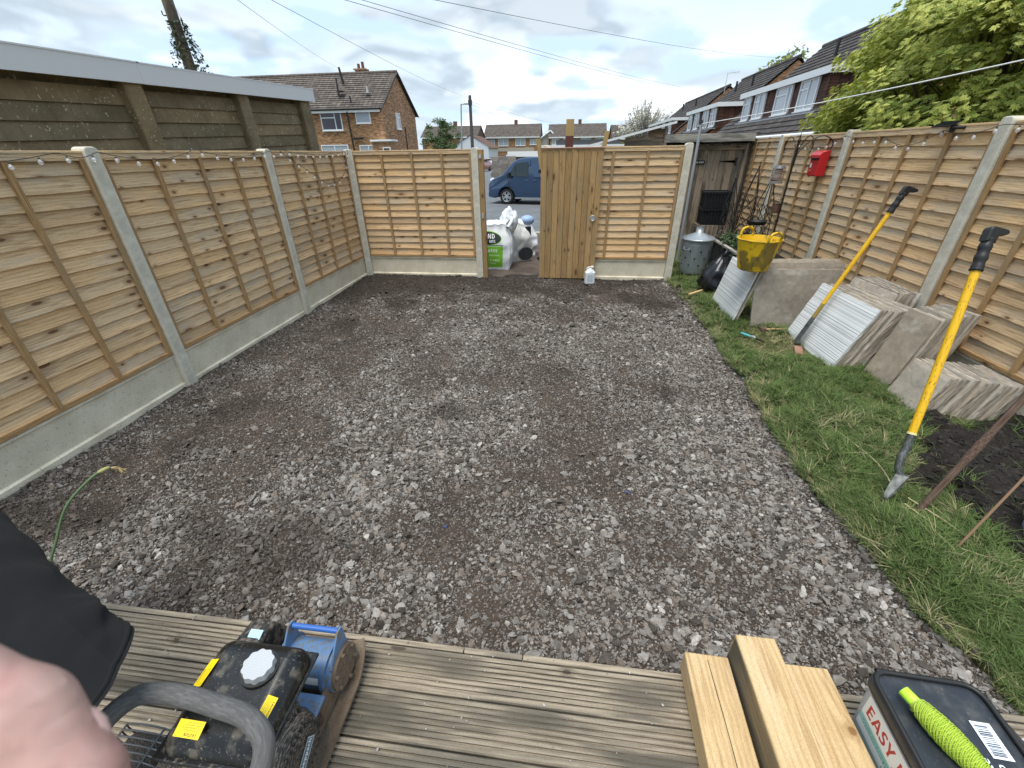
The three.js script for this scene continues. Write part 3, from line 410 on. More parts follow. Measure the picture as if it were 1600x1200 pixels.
{ // standing spade, socket curved into a narrow pan
  const [t, L] = along('trench_spade', 'yellow-shafted spade with black hooked grip standing upright in the grass', 'spade', [1.965, 0.42, -2.14], [2.16, 1.43, -2.52]);
  t.rotateY(0.2); part(t, 'shaft', rod([0, 0, 0], [0, L - 0.18, 0], 0.0195, 0.0195, 18), yellowShaft); pistolGrip(t, L, 1); part(t, 'collar', cyl(0.022, 0.021, 0.012, 18), std({ color: lin(0.7, 0.62, 0.3) }));
  const s = part(t, 'socket', [tube([[0, 0.01, 0], [0.0, -0.09, 0], [-0.012, -0.16, 0.004], [0.0, -0.23, 0.012], [0.022, -0.262, 0.03]], 0.0195, 12, 30)], darkSteel);
  const sh = new THREE.Shape(); sh.moveTo(-0.055, 0); sh.quadraticCurveTo(-0.05, -0.1, -0.03, -0.16); sh.quadraticCurveTo(0, -0.19, 0.03, -0.16); sh.quadraticCurveTo(0.05, -0.1, 0.055, 0); sh.quadraticCurveTo(0.03, 0.012, 0.015, 0.02); sh.lineTo(-0.015, 0.02); sh.quadraticCurveTo(-0.03, 0.012, -0.055, 0);
  const bg = new THREE.ExtrudeGeometry(sh, { depth: 0.003, bevelEnabled: false, curveSegments: 10 }), P = bg.attributes.position; for (let i = 0; i < P.count; i++) { const x = P.getX(i); P.setZ(i, P.getZ(i) + x * x * 9); } bg.computeVertexNormals();
  bg.scale(0.52, 0.95, 1).rotateY(-1.35).rotateZ(-0.72).rotateY(0.35); part(t, 'blade', bg.translate(0.012, -0.25, 0.028), darkSteel);
}
{
  const [t, L] = along('garden_spade', 'yellow-shafted spade leaning across the main slab stack towards the fence', 'spade', [2.36, 0.1, -4.2], [2.86, 1.5, -4.28]);
  part(t, 'shaft', rod([0, 0.42, 0], [0, L - 0.18, 0], 0.0185, 0.0185, 16), yellowShaft); pistolGrip(t, L, 1); part(t, 'worn_shaft', rod([0, 0.22, 0], [0, 0.42, 0], 0.019, 0.0187, 16), std({ map: speckTex(74, [0.6, 0.5, 0.24], 0.5, 0.4, [8, 8], 128) }));
  const g = rb(0.1, 0.26, 0.012, 0.005, 0, 0.12, 0), P = g.attributes.position; part(t, 'blade', [g.clone().rotateY(1.35), rod([0, 0.2, 0], [0, 0.28, 0], 0.022, 0.019, 12)], darkSteel);
}
{ const [t, L] = along('digging_bar', 'thick rusty iron bar leaning over the lawn at the right', 'iron bar', [1.935, 0.0, -1.87], [3.12, 1.66, -2.6]); part(t, 'shaft', rod([0, 0, 0], [0, L, 0], 0.0165, 0.0165, 12), rust); part(t, 'bulge', lathe([[0.016, L * 0.2], [0.0195, L * 0.21], [0.0205, L * 0.26], [0.0165, L * 0.3]], 12), rust); part(t, 'tip', cyl(0.0185, 0.0165, 0.05, 12, 0, 0.025, 0), rust); }
{ const [t, L] = along('garden_cane', 'thin brown cane slanting over the lawn beside the rusty bar', 'cane', [1.93, 0.02, -1.61], [2.75, 1.2, -2.12]); for (let i = 0; i < 6; i++) part(t, 'segment', rod([0, L * i / 6, 0], [0, L * (i + 1) / 6, 0], 0.0062, 0.0056, 8), std({ color: lin(0.22, 0.13, 0.075) })); }
{ const m = std({ color: lin(0.5, 0.40, 0.22) }); const A = [[[1.95, 0.085, -2.62], [1.98, 0.105, -2.25], [1.945, 0.085, -2.02]], [[1.98, 0.09, -1.98], [2.06, 0.1, -1.75], [2.1, 0.085, -1.52]], [[1.93, 0.09, -1.93], [2.0, 0.095, -1.7], [2.06, 0.085, -1.56]]]; const L = ['dry cane lying in the grass beyond the standing spade', 'pale cane lying in the grass under the rusty bar', 'second pale cane lying closer to the stone bed']; A.forEach((p, i) => single('fallen_cane', tube(p, 0.0038, 6), m, L[i], 'cane', 'canes lying in the grass')); }
{ // bucket just inside the right edge
  const t = thing('metal_bucket', 'pale blue-grey bucket just showing at the right edge on the lawn', 'bucket', [2.43, G + 0.02, -1.72]), m = std({ color: lin(0.42, 0.48, 0.58), roughness: 0.5 });
  part(t, 'body', lathe([[0.001, 0], [0.09, 0], [0.115, 0.2], [0.121, 0.203], [0.119, 0.21], [0.11, 0.2], [0.086, 0.006], [0.001, 0.006]], 28), m); part(t, 'handle', tube([[-0.117, 0.2, 0], [-0.1, 0.24, 0.06], [0, 0.25, 0.1], [0.1, 0.24, 0.06], [0.117, 0.2, 0]], 0.004, 6), steel);
}

// ---------- incinerator bin ----------
{
  const gal = std({ map: speckTex(81, [0.62, 0.645, 0.655], 0.18, 0.2, [2, 2], 256), roughness: 0.42, metalness: 0.55 });
  const t = thing('garden_incinerator', 'galvanised incinerator bin with holes and ribbed chimney lid', 'incinerator', [2.05, G, -7.08], 0);
  part(t, 'body', lathe([[0.19, 0.03], [0.195, 0.06], [0.2, 0.08], [0.2, 0.1], [0.205, 0.13], [0.222, 0.46], [0.228, 0.475], [0.222, 0.49], [0.226, 0.53], [0.232, 0.535], [0.232, 0.545], [0.22, 0.54], [0.19, 0.1], [0.18, 0.04], [0.001, 0.04]], 40), gal);
  const lid = lathe([[0.245, 0.535], [0.25, 0.545], [0.24, 0.56], [0.055, 0.635], [0.055, 0.72], [0.048, 0.72], [0.048, 0.63], [0.23, 0.55], [0.245, 0.535]], 72), P = lid.attributes.position; for (let i = 0; i < P.count; i++) { const x = P.getX(i), z = P.getZ(i), r = Math.hypot(x, z); if (r > 0.07 && r < 0.235) P.setY(i, P.getY(i) + 0.008 * Math.max(0, Math.sin(Math.atan2(z, x) * 18))); } lid.computeVertexNormals();
  const l = part(t, 'lid', lid, gal); part(l, 'handle', tube([[-0.2, 0.58, 0.05], [-0.235, 0.62, 0.06], [-0.25, 0.6, 0.06], [-0.235, 0.56, 0.05]], 0.005, 6), gal);
  for (let r = 0; r < 3; r++) for (let i = 0; i < 9; i++) { const a = i * 0.7 + (r % 2) * 0.35 + 0.1, y = 0.17 + r * 0.105, q = 0.2065 + (y - 0.13) * 0.052; part(t, 'hole', cyl(0.012, 0.012, 0.008, 12).rotateZ(Math.PI / 2).rotateY(-a).translate(Math.cos(a) * q, y, Math.sin(a) * q), std({ color: lin(0.008) })); }
  for (const a of [0.4, 2.5, 4.6]) part(t, 'foot', bx(0.03, 0.05, 0.03, Math.cos(a) * 0.17, 0.02, Math.sin(a) * 0.17), gal);
  for (const s of [0.9, 4.0]) part(t, 'side_handle', tube([[-0.05, 0.44, 0.225], [-0.045, 0.41, 0.25], [0.045, 0.41, 0.25], [0.05, 0.44, 0.225]], 0.005, 6).rotateY(-s), gal);
}
{ // black refuse sack
  const g = new THREE.IcosahedronGeometry(0.5, 5), P = g.attributes.position; for (let i = 0; i < P.count; i++) { const v = V(P.getX(i), P.getY(i), P.getZ(i)), n = v.clone().normalize(); const a = Math.atan2(n.z, n.x); const k = 1 + (Math.abs(fbm(Math.cos(a) * 2.6 + n.y * 2 + 9, Math.sin(a) * 2.6 + n.y * 6 + 4, 4, 77) - 0.5) - 0.12) * 1.1 + 0.05 * Math.sin(a * 7 + n.y * 5); v.multiplyScalar(k); let y = v.y; if (y < -0.32) y = -0.32 - (y + 0.32) * 0.12; const top = sst(0.1, 0.6, y); P.setXYZ(i, v.x * (1 - top * 0.6) + top * 0.12, y, v.z * (1 - top * 0.6)); }
  g.computeVertexNormals(); const t = thing('refuse_sack', 'crumpled black plastic sack slumped between incinerator and slabs', 'sack', [2.1, G + 0.19, -6.1], 0.6); part(t, 'sack', mergeVertices(g.deleteAttribute('normal').deleteAttribute('uv')), std({ color: lin(0.012, 0.013, 0.017), roughness: 0.32 })).geometry.computeVertexNormals(); t.children[0].scale.set(0.4, 0.58, 0.4); part(t, 'knot', [tube([[0.05, 0.26, 0], [0.07, 0.33, 0.02], [0.12, 0.36, 0.0]], 0.02, 7), tube([[0.05, 0.26, 0], [0.03, 0.33, -0.02], [0.0, 0.38, -0.04]], 0.014, 7)], std({ color: lin(0.012, 0.013, 0.017), roughness: 0.35 }));
}
// small litter on the lawn
single('timber_lath', uvm(rb(0.42, 0.02, 0.035, 0.003).rotateY(0.75).translate(1.86, 0.085, -5.95), 0), timberMat, 'pale timber lath lying in the grass by the black sack', 'lath');
{ const t = thing('mallet', 'small hammer with pale handle lying below the stained slab', 'hammer', [2.18, 0.085, -4.56], 0.12); part(t, 'handle', rod([0.02, 0, 0], [0.26, 0, 0], 0.011, 0.009, 10), timberMat); part(t, 'head', rb(0.045, 0.045, 0.09, 0.008), rust); }
{ const t = thing('trowel', 'turquoise and black hand tool lying on the worn grass', 'hand tool', [1.91, 0.09, -4.42], -0.95); part(t, 'handle', rod([0, 0, 0], [0.1, 0, 0], 0.011, 0.013, 10), std({ color: lin(0.08, 0.42, 0.47), roughness: 0.4 })); part(t, 'neck', tube([[0.1, 0, 0], [0.14, 0.01, 0], [0.17, 0, 0]], 0.006, 8), std({ color: lin(0.4, 0.55, 0.6) })); part(t, 'tip', rod([0.17, 0, 0], [0.27, 0, 0.015], 0.011, 0.008, 8), black); }
{ const t = thing('brick_offcut', 'broken red brick under the foot of the leaning spade', 'brick', [2.31, 0.075, -4.02], 1.2); part(t, 'block', uvm(rb(0.2, 0.04, 0.07, 0.006)), std({ map: speckTex(84, [0.55, 0.4, 0.33], 0.2, 0.2, [4, 4], 128) })); }

// ---------- back corner: pole, shed, crates, obelisks, feeder, letterbox ----------
{
  const gm = std({ color: lin(0.42, 0.45, 0.48), roughness: 0.45, metalness: 0.5 }); const t = thing('washing_line_post', 'slim grey steel washing line post behind the incinerator', 'post', [1.98, G - 0.05, -7.85]);
  part(t, 'pole', rod([0, 0, 0], [0, 2.14, 0], 0.024, 0.022, 14), gm); part(t, 'bracket', [bx(0.12, 0.03, 0.03, 0.0, 2.13, 0), rod([-0.05, 2.1, 0], [-0.06, 2.18, 0], 0.007), rod([0.05, 2.1, 0], [0.06, 2.18, 0], 0.007)], gm); part(t, 'cap', cyl(0.03, 0.02, 0.05, 12, 0, 2.18, 0), black);
  const pts = []; for (let i = 0; i <= 14; i++) { const k = i / 14; pts.push([lerp(1.98, 3.6, k), lerp(2.16, 2.47, k) - 0.10 * Math.sin(Math.PI * k) * 0.5, lerp(-7.85, -2.2, k)]); } single('washing_line', tube(pts, 0.005, 6, 40), whitePaint, 'white washing line stretched across from the grey post', 'washing line');
}
{
  seed = 140; const t = thing('garden_shed', 'weathered brown timber shed with plank door in the back corner', 'shed', [2.1, 0, -8.9]);
  const n = 13; for (let i = 0; i < n; i++) { const w = 0.118, x = -0.42 + i * w; part(t, 'plank', uvm(rb(w - 0.003, 1.84, 0.02, 0.003, x, 0.98, (i % 2) * 0.003), 1, R() * 2, R()), oldWoodMats[i % 4]); }
  part(t, 'fascia', uvm(rb(1.5, 0.12, 0.03, 0.003, 0.28, 1.99, 0.19), 0), shedGrey); part(t, 'lintel', uvm(rb(1.34, 0.07, 0.03, 0.003, 0.3, 1.84, 0.03), 0), oldWoodMats[2]); part(t, 'door_jamb', uvm(rb(0.05, 1.86, 0.04, 0.003, 0.98, 0.97, 0.035), 1), oldWoodMats[2]);
  part(t, 'side_wall', uvm(merge([bx(0.03, 1.9, 1.7, 1.09, 1.0, -0.86), bx(0.03, 1.9, 1.7, -0.5, 1.0, -0.86), bx(1.6, 1.9, 0.03, 0.3, 1.0, -1.7)]), 1), oldWoodMat); part(t, 'roof', uvm(bx(1.6, 0.025, 1.95, 0.3, 2.045, -0.8), 0), std({ color: lin(0.05, 0.05, 0.052), roughness: 1 }));
  const h = new THREE.Shape([[0, 0.02], [0.26, 0.004], [0.26, -0.004], [0, -0.02]].map((p) => new THREE.Vector2(...p))); part(t, 'hinge', [new THREE.ExtrudeGeometry(h, { depth: 0.006, bevelEnabled: false }).scale(-1, 1, 1).translate(0.84, 1.62, 0.016), bx(0.03, 0.12, 0.012, 0.85, 1.62, 0.02)], blackMetal);
  const cv = document.createElement('canvas'); cv.width = 256; cv.height = 80; const c = cv.getContext('2d'); c.fillStyle = '#15171b'; c.fillRect(0, 0, 256, 80); c.fillStyle = '#e8e8e8'; c.font = 'bold 46px sans-serif'; c.textAlign = 'center'; c.fillText('THE SHED', 128, 56); const ct = new THREE.CanvasTexture(cv); ct.colorSpace = THREE.SRGBColorSpace;
  part(t, 'sign', new THREE.BoxGeometry(0.2, 0.065, 0.012).translate(0.22, 1.61, 0.022), std({ map: ct, roughness: 0.5 }));
  const l = thing('lean_to_store', 'low timber store with sloping white-edged roof behind the back fence', 'store', [0.4, 0, -8.75]); for (let i = 0; i < 8; i++) { const y = 1.2 + i * 0.125, x0 = clamp((y + 0.09 - 1.8) / 0.36) * 1.2 - 0.25; if (y < 2.15) part(l, 'plank', uvm(rb(1.27 - x0, 0.128, 0.02, 0.003, (x0 + 1.27) / 2, y, (i % 2) * 0.005), 0, i * 0.3), i % 2 ? shedPink : oldWoodMats[2]); }
  part(l, 'lower_wall', uvm(bx(1.5, 1.15, 0.02, 0.5, 0.56, 0), 0), oldWoodMat); part(l, 'roof', bx(1.8, 0.03, 1.5).rotateZ(0.225).translate(0.5, 2.03, -0.65), std({ color: lin(0.2, 0.2, 0.21), roughness: 1 })); part(l, 'roof_edge', bx(1.8, 0.035, 0.02).rotateZ(0.225).translate(0.5, 2.03, 0.11), whitePaint); part(l, 'corner_post', uvm(bx(0.05, 2.15, 0.05, 1.24, 1.07, 0.02), 1), oldWoodMats[0]);
}
{ // crate on a wooden planter
  const pl = thing('wooden_planter', 'small slatted wooden planter under the black crates', 'planter', [2.55, G - 0.02, -8.28]); for (let i = 0; i < 7; i++) part(pl, 'slat', uvm(rb(0.07, 0.6, 0.018, 0.003, -0.24 + i * 0.076, 0.31, 0.16), 1, i), oldWoodMats[(i + 1) % 4]); part(pl, 'side', uvm(merge([bx(0.02, 0.58, 0.3, -0.27, 0.3, 0), bx(0.02, 0.58, 0.3, 0.26, 0.3, 0), bx(0.53, 0.58, 0.02, 0, 0.3, -0.15)]), 1), oldWoodMat); part(pl, 'top', uvm(bx(0.53, 0.018, 0.33, 0, 0.606, 0), 0), oldWoodMat);
  const cr = thing('plastic_crate', 'black ventilated plastic crate stack in front of the shed door', 'crate', [2.55, G + 0.596, -8.28], -0.05); for (let k = 0; k < 2; k++) { const y = k * 0.27; const g = [bx(0.42, 0.02, 0.32, 0, y + 0.012, 0), bx(0.44, 0.03, 0.02, 0, y + 0.25, 0.17), bx(0.44, 0.03, 0.02, 0, y + 0.25, -0.17), bx(0.02, 0.03, 0.32, 0.21, y + 0.25, 0), bx(0.02, 0.03, 0.32, -0.21, y + 0.25, 0)]; for (const s of [-1, 1]) { for (let i = 0; i < 9; i++) { g.push(bx(0.012, 0.24, 0.008, -0.2 + i * 0.05, y + 0.13, s * 0.165)); g.push(rod([-0.2 + i * 0.05, y + 0.02, s * 0.167], [Math.min(0.2, -0.2 + i * 0.05 + 0.16), y + 0.24, s * 0.167], 0.005, 0.005, 4)); } for (let i = 0; i < 7; i++) g.push(bx(0.008, 0.24, 0.012, s * 0.21, y + 0.13, -0.15 + i * 0.05)); } part(cr, 'crate', g, std({ color: lin(0.01, 0.012, 0.014), roughness: 0.4 })); } part(cr, 'contents', bx(0.4, 0.5, 0.3, 0, 0.27, 0), std({ color: lin(0.008), roughness: 0.8 }));
}
{ // raised bed of dark boards with leafy plant
  const m = std({ color: lin(0.022, 0.022, 0.024), roughness: 0.7 }), t = thing('raised_bed', 'dark-sided raised bed along the right fence behind the tub', 'raised bed', [2.82, G, -7.0]); part(t, 'side', [bx(0.03, 0.42, 1.9, -0.32, 0.2, 0), bx(0.66, 0.42, 0.03, 0, 0.2, 0.95), bx(0.66, 0.42, 0.03, 0, 0.2, -0.95)], m); part(t, 'edge', uvm(bx(0.06, 0.025, 1.95, -0.33, 0.425, 0), 2), shedGrey); part(t, 'soil', uvm(bx(0.62, 0.06, 1.86, 0.01, 0.35, 0)), dugSoil);
}
function leafCloud(parent, name, n, place, leaf, mat, cols, sz) { const im = shade(new THREE.InstancedMesh(leaf, mat, n)); im.name = name; im.userData.kind = 'stuff'; const m = new THREE.Matrix4(), q = new THREE.Quaternion(), col = new THREE.Color(); for (let i = 0; i < n; i++) { const p = place(i); q.setFromEuler(new THREE.Euler(p[3] ?? R() * 6.3, p[4] ?? R() * 6.3, p[5] ?? R() * 6.3, 'YXZ')); const s = rr(sz[0], sz[1]) * (p[6] || 1); m.compose(V(p[0], p[1], p[2]), q, V(s, s, s)); im.setMatrixAt(i, m); const c = mixc(cols[0], cols[1], R()); im.setColorAt(i, col.setRGB(...c)); } parent.add(im); return im; }
const leafMat = new THREE.MeshPhysicalMaterial({ roughness: 0.75, side: THREE.DoubleSide, transmission: 0.35, thickness: 0, color: 0xffffff });
const leafOval = (() => { const g = new THREE.BufferGeometry(); g.setAttribute('position', new THREE.Float32BufferAttribute([0, 0, 0, 0.3, 0.5, 0.06, 0, 1, 0, 0, 0, 0, 0, 1, 0, -0.3, 0.5, 0.06], 3)); g.computeVertexNormals(); return g; })();
{ seed = 301; const t = thing('leafy_plant', 'low green leafy plant growing in the raised bed', 'plant', [2.68, G + 0.36, -6.95]); part(t, 'stem', [rod([0, 0, 0], [0.05, 0.2, 0.1], 0.006), rod([0, 0, 0], [-0.06, 0.18, -0.15], 0.006), rod([0, 0, -0.1], [0.02, 0.22, -0.3], 0.006)], std({ color: lin(0.06, 0.09, 0.03) })); leafCloud(t, 'leaves', 420, () => [rr(-0.2, 0.25), rr(0, 0.24), rr(-0.6, 0.7)], leafOval, leafMat, [[0.05, 0.1, 0.03], [0.1, 0.17, 0.05]], [0.05, 0.1]); }
function obelisk(label, x, z, h, w, turn, lean) { // black wire plant support
  const t = thing('plant_obelisk', label, 'plant support', [x, G, z], turn, 'black wire plant supports'); t.rotation.z = lean; const r = 0.0065; const at = (a, y) => { const k = y < h * 0.75 ? lerp(w, w * 0.55, y / (h * 0.75)) : lerp(w * 0.55, 0.0, (y - h * 0.75) / (h * 0.25)); return [Math.cos(a) * k, y, Math.sin(a) * k]; };
  for (let i = 0; i < 4; i++) { const a = i * Math.PI / 2; part(t, 'upright', [rod(at(a, 0), at(a, h * 0.75), r), rod(at(a, h * 0.75), at(a, h), r)], blackMetal); for (let k = 0; k < 4; k++) { const y0 = h * 0.17 * k + 0.1, y1 = y0 + h * 0.17; part(t, 'lattice_rod', [rod(at(a, y0), at(a + Math.PI / 2, y1), r * 0.75), rod(at(a + Math.PI / 2, y0), at(a, y1), r * 0.75)], blackMetal); } } part(t, 'finial', [rod([0, h, 0], [0, h + 0.09, 0], 0.009, 0.002), new THREE.SphereGeometry(0.016, 10, 8).translate(0, h + 0.01, 0)], blackMetal);
}
obelisk('black wire obelisk nearest the shed door', 2.72, -7.35, 1.52, 0.2, 0.3, -0.06); obelisk('black wire obelisk leaning beside the bird feeder', 2.78, -6.85, 1.42, 0.2, 0.9, -0.1); obelisk('shorter black wire obelisk behind the yellow tub', 2.62, -7.62, 1.35, 0.17, 0.1, 0.02);
{
  const t = thing('bird_feeder_pole', 'black metal bird feeding station with curled hooks and tray', 'bird feeder', [2.82, G, -6.38]); part(t, 'pole', [rod([0, 0, 0], [0, 1.86, 0], 0.0125, 0.0125, 10), rod([0, 1.84, 0], [0, 1.93, 0], 0.012, 0.002, 8), new THREE.SphereGeometry(0.02, 10, 8).translate(0, 1.84, 0), cyl(0.018, 0.018, 0.12, 10, 0, 1.62, 0), cyl(0.02, 0.02, 0.03, 10, 0, 0.9, 0)], blackMetal);
  for (const [s, a] of [[1, 0], [-1, 0], [1, 1.4]]) part(t, 'hook', [tube([[0, 1.58, 0], [0, 1.72, s * 0.03], [0, 1.86, s * 0.16], [0, 1.885, s * 0.27], [0, 1.82, s * 0.37], [0, 1.73, s * 0.36], [0, 1.71, s * 0.33]], 0.006, 6, 30).rotateY(a)], blackMetal);
  part(t, 'arm', [tube([[0, 0.62, 0], [0, 0.64, 0.12], [0, 0.6, 0.17]], 0.007, 6), rod([0, 0.86, 0], [-0.16, 0.86, -0.12], 0.006)], blackMetal); part(t, 'tray', lathe([[0.001, 0.845], [0.115, 0.845], [0.12, 0.885], [0.125, 0.885], [0.122, 0.84], [0.001, 0.838]], 26).translate(-0.2, 0, -0.14), blackMetal);
}
{ const t = thing('seed_feeder', 'round caged bird feeder hanging from the black hook', 'seed feeder', [2.82, G + 1.32, -6.73]); const wire = std({ color: lin(0.3, 0.22, 0.19), roughness: 0.5 }), g = []; for (let i = 0; i < 14; i++) { const a = i / 14 * 6.283; g.push(rod([Math.cos(a) * 0.075, 0.04, Math.sin(a) * 0.075], [Math.cos(a) * 0.075, 0.2, Math.sin(a) * 0.075], 0.0022, 0.0022, 4)); } for (let k = 0; k < 7; k++) g.push(new THREE.TorusGeometry(0.075, 0.0022, 4, 24).rotateX(Math.PI / 2).translate(0, 0.045 + k * 0.026, 0)); part(t, 'cage', g, wire); part(t, 'lid', [cyl(0.082, 0.06, 0.035, 22, 0, 0.22, 0), tube([[0, 0.235, 0], [0, 0.3, 0], [0, 0.36, 0]], 0.003, 5)], std({ color: lin(0.12, 0.12, 0.13), roughness: 0.4 })); part(t, 'base', cyl(0.08, 0.08, 0.02, 22, 0, 0.03, 0), std({ color: lin(0.25, 0.24, 0.24) })); part(t, 'fat_balls', [new THREE.SphereGeometry(0.055, 12, 8).translate(0, 0.1, 0), new THREE.SphereGeometry(0.05, 12, 8).translate(0.005, 0.165, 0)], std({ color: lin(0.5, 0.38, 0.31) })); }
{ const t = thing('suet_feeder', 'small square cage of pink suet by the feeder pole', 'suet feeder', [2.78, G + 1.0, -6.42], 0.5); part(t, 'suet', rb(0.1, 0.1, 0.03, 0.008, 0, 0.05, 0), std({ map: speckTex(85, [0.72, 0.5, 0.44], 0.25, 0.2, [8, 8], 128) })); const g = []; for (let i = 0; i < 5; i++) g.push(bx(0.003, 0.116, 0.04, -0.055 + i * 0.0275, 0.055, 0), bx(0.116, 0.003, 0.04, 0, -0.002 + i * 0.0275, 0)); part(t, 'cage', g, rust); part(t, 'hanger', tube([[-0.05, 0.11, 0], [-0.02, 0.16, 0], [0.035, 0.16, 0.01], [0.06, 0.2, 0.02]], 0.003, 5), blackMetal); }
{
  const t = thing('letterbox', 'bright red wall letterbox with hooded top on the right fence', 'letterbox', [RX - 0.03, 1.5, -6.37], -Math.PI / 2), m = std({ color: lin(0.52, 0.02, 0.025), roughness: 0.3 });
  const prof = [[0, 0], [0.1, 0], [0.105, 0.01], [0.105, 0.2], [0.12, 0.205], [0.118, 0.235], [0.09, 0.27], [0.04, 0.285], [0, 0.285]]; part(t, 'body', extr(prof, 0.22, 0.004).rotateY(-Math.PI / 2).translate(0.11, 0, 0), m); part(t, 'slot', [bx(0.16, 0.016, 0.004, 0, 0.185, 0.107), bx(0.17, 0.012, 0.014, 0, 0.2, 0.11)], std({ color: lin(0.03, 0.004, 0.004), roughness: 0.4 })); part(t, 'plate', bx(0.03, 0.05, 0.003, -0.06, 0.12, 0.1065), whitePaint); part(t, 'lock', cyl(0.011, 0.011, 0.008, 12).rotateX(Math.PI / 2).translate(-0.05, 0.06, 0.108), steel); part(t, 'door_edge', [bx(0.2, 0.004, 0.004, 0, 0.155, 0.106), bx(0.2, 0.004, 0.004, 0, 0.02, 0.106)], m);
}
// string lights along the fences
const bulbGlass = new THREE.MeshPhysicalMaterial({ color: 0xffffff, roughness: 0.05, transmission: 0.75, thickness: 0, ior: 1.45, side: THREE.DoubleSide });
function stringLights(label, anchors, drops, side) {
  const t = thing('string_lights', label, 'string lights', [0, 0, 0]), pts = []; for (let i = 0; i < anchors.length - 1; i++) { const a = anchors[i], b = anchors[i + 1]; for (let k = 0; k < 8; k++) { const q = k / 8; pts.push([lerp(a[0], b[0], q), lerp(a[1], b[1], q) - Math.sin(q * Math.PI) * (a[3] ?? 0.05), lerp(a[2], b[2], q)]); } } pts.push(anchors[anchors.length - 1].slice(0, 3));
  part(t, 'cable', new THREE.TubeGeometry(new THREE.CatmullRomCurve3(pts.map((p) => V(...p))), pts.length * 3, 0.0024, 5), black); const c = new THREE.CatmullRomCurve3(pts.map((p) => V(...p)));
  const bg = new THREE.SphereGeometry(0.014, 14, 10), sg = cyl(0.005, 0.006, 0.016, 8), fg = cyl(0.006, 0.006, 0.012, 6);
  for (let i = 0; i < drops; i++) { const p = c.getPointAt((i + 0.5) / drops); const b = part(t, 'bulb', bg, bulbGlass, [p.x, p.y - 0.034, p.z]); part(b, 'socket', sg, std({ color: lin(0.08) }), [0, 0.02, 0]); part(b, 'filament_holder', fg, whitePaint, [0, 0.012, 0]); }
}
stringLights('clear bulb string lights draped along the left fence top', [[-3.34, 1.84, -1.3, 0.06], [-3.33, 1.855, -2.72, 0.03], [-3.32, 1.86, -2.96, 0.06], [-3.34, 1.875, -3.87, 0.05], [-3.32, 1.865, -4.92, 0.04], [-3.34, 1.87, -5.15, 0.04], [-3.34, 1.87, -6.8, 0.03], [-3.36, 1.58, -6.62, 0.02], [-3.36, 1.47, -6.3, 0.0], [-3.36, 1.47, -6.05, 0.0], [-3.34, 1.9, -5.05, 0.0]], 44);
stringLights('clear bulb string lights along the right fence top', [[3.13, 1.96, -2.3, 0.03], [3.12, 1.945, -3.98, 0.04], [3.14, 1.93, -4.55, 0.09], [3.14, 1.90, -5.3, 0.03], [3.12, 1.93, -5.96, 0.1], [3.14, 1.92, -7.3, 0.04]], 28);
{ const t = thing('solar_panel', 'small black solar panel clipped on the right fence top', 'solar panel', [3.12, 1.975, -4.52], 0.2); part(t, 'panel', rb(0.11, 0.012, 0.15, 0.003).rotateZ(0.35), std({ color: lin(0.008, 0.009, 0.014), roughness: 0.15 })); part(t, 'bracket', [bx(0.02, 0.06, 0.03, 0.02, -0.03, 0.05), rod([0, -0.03, 0.06], [0.02, -0.03, 0.15], 0.012)], black); }
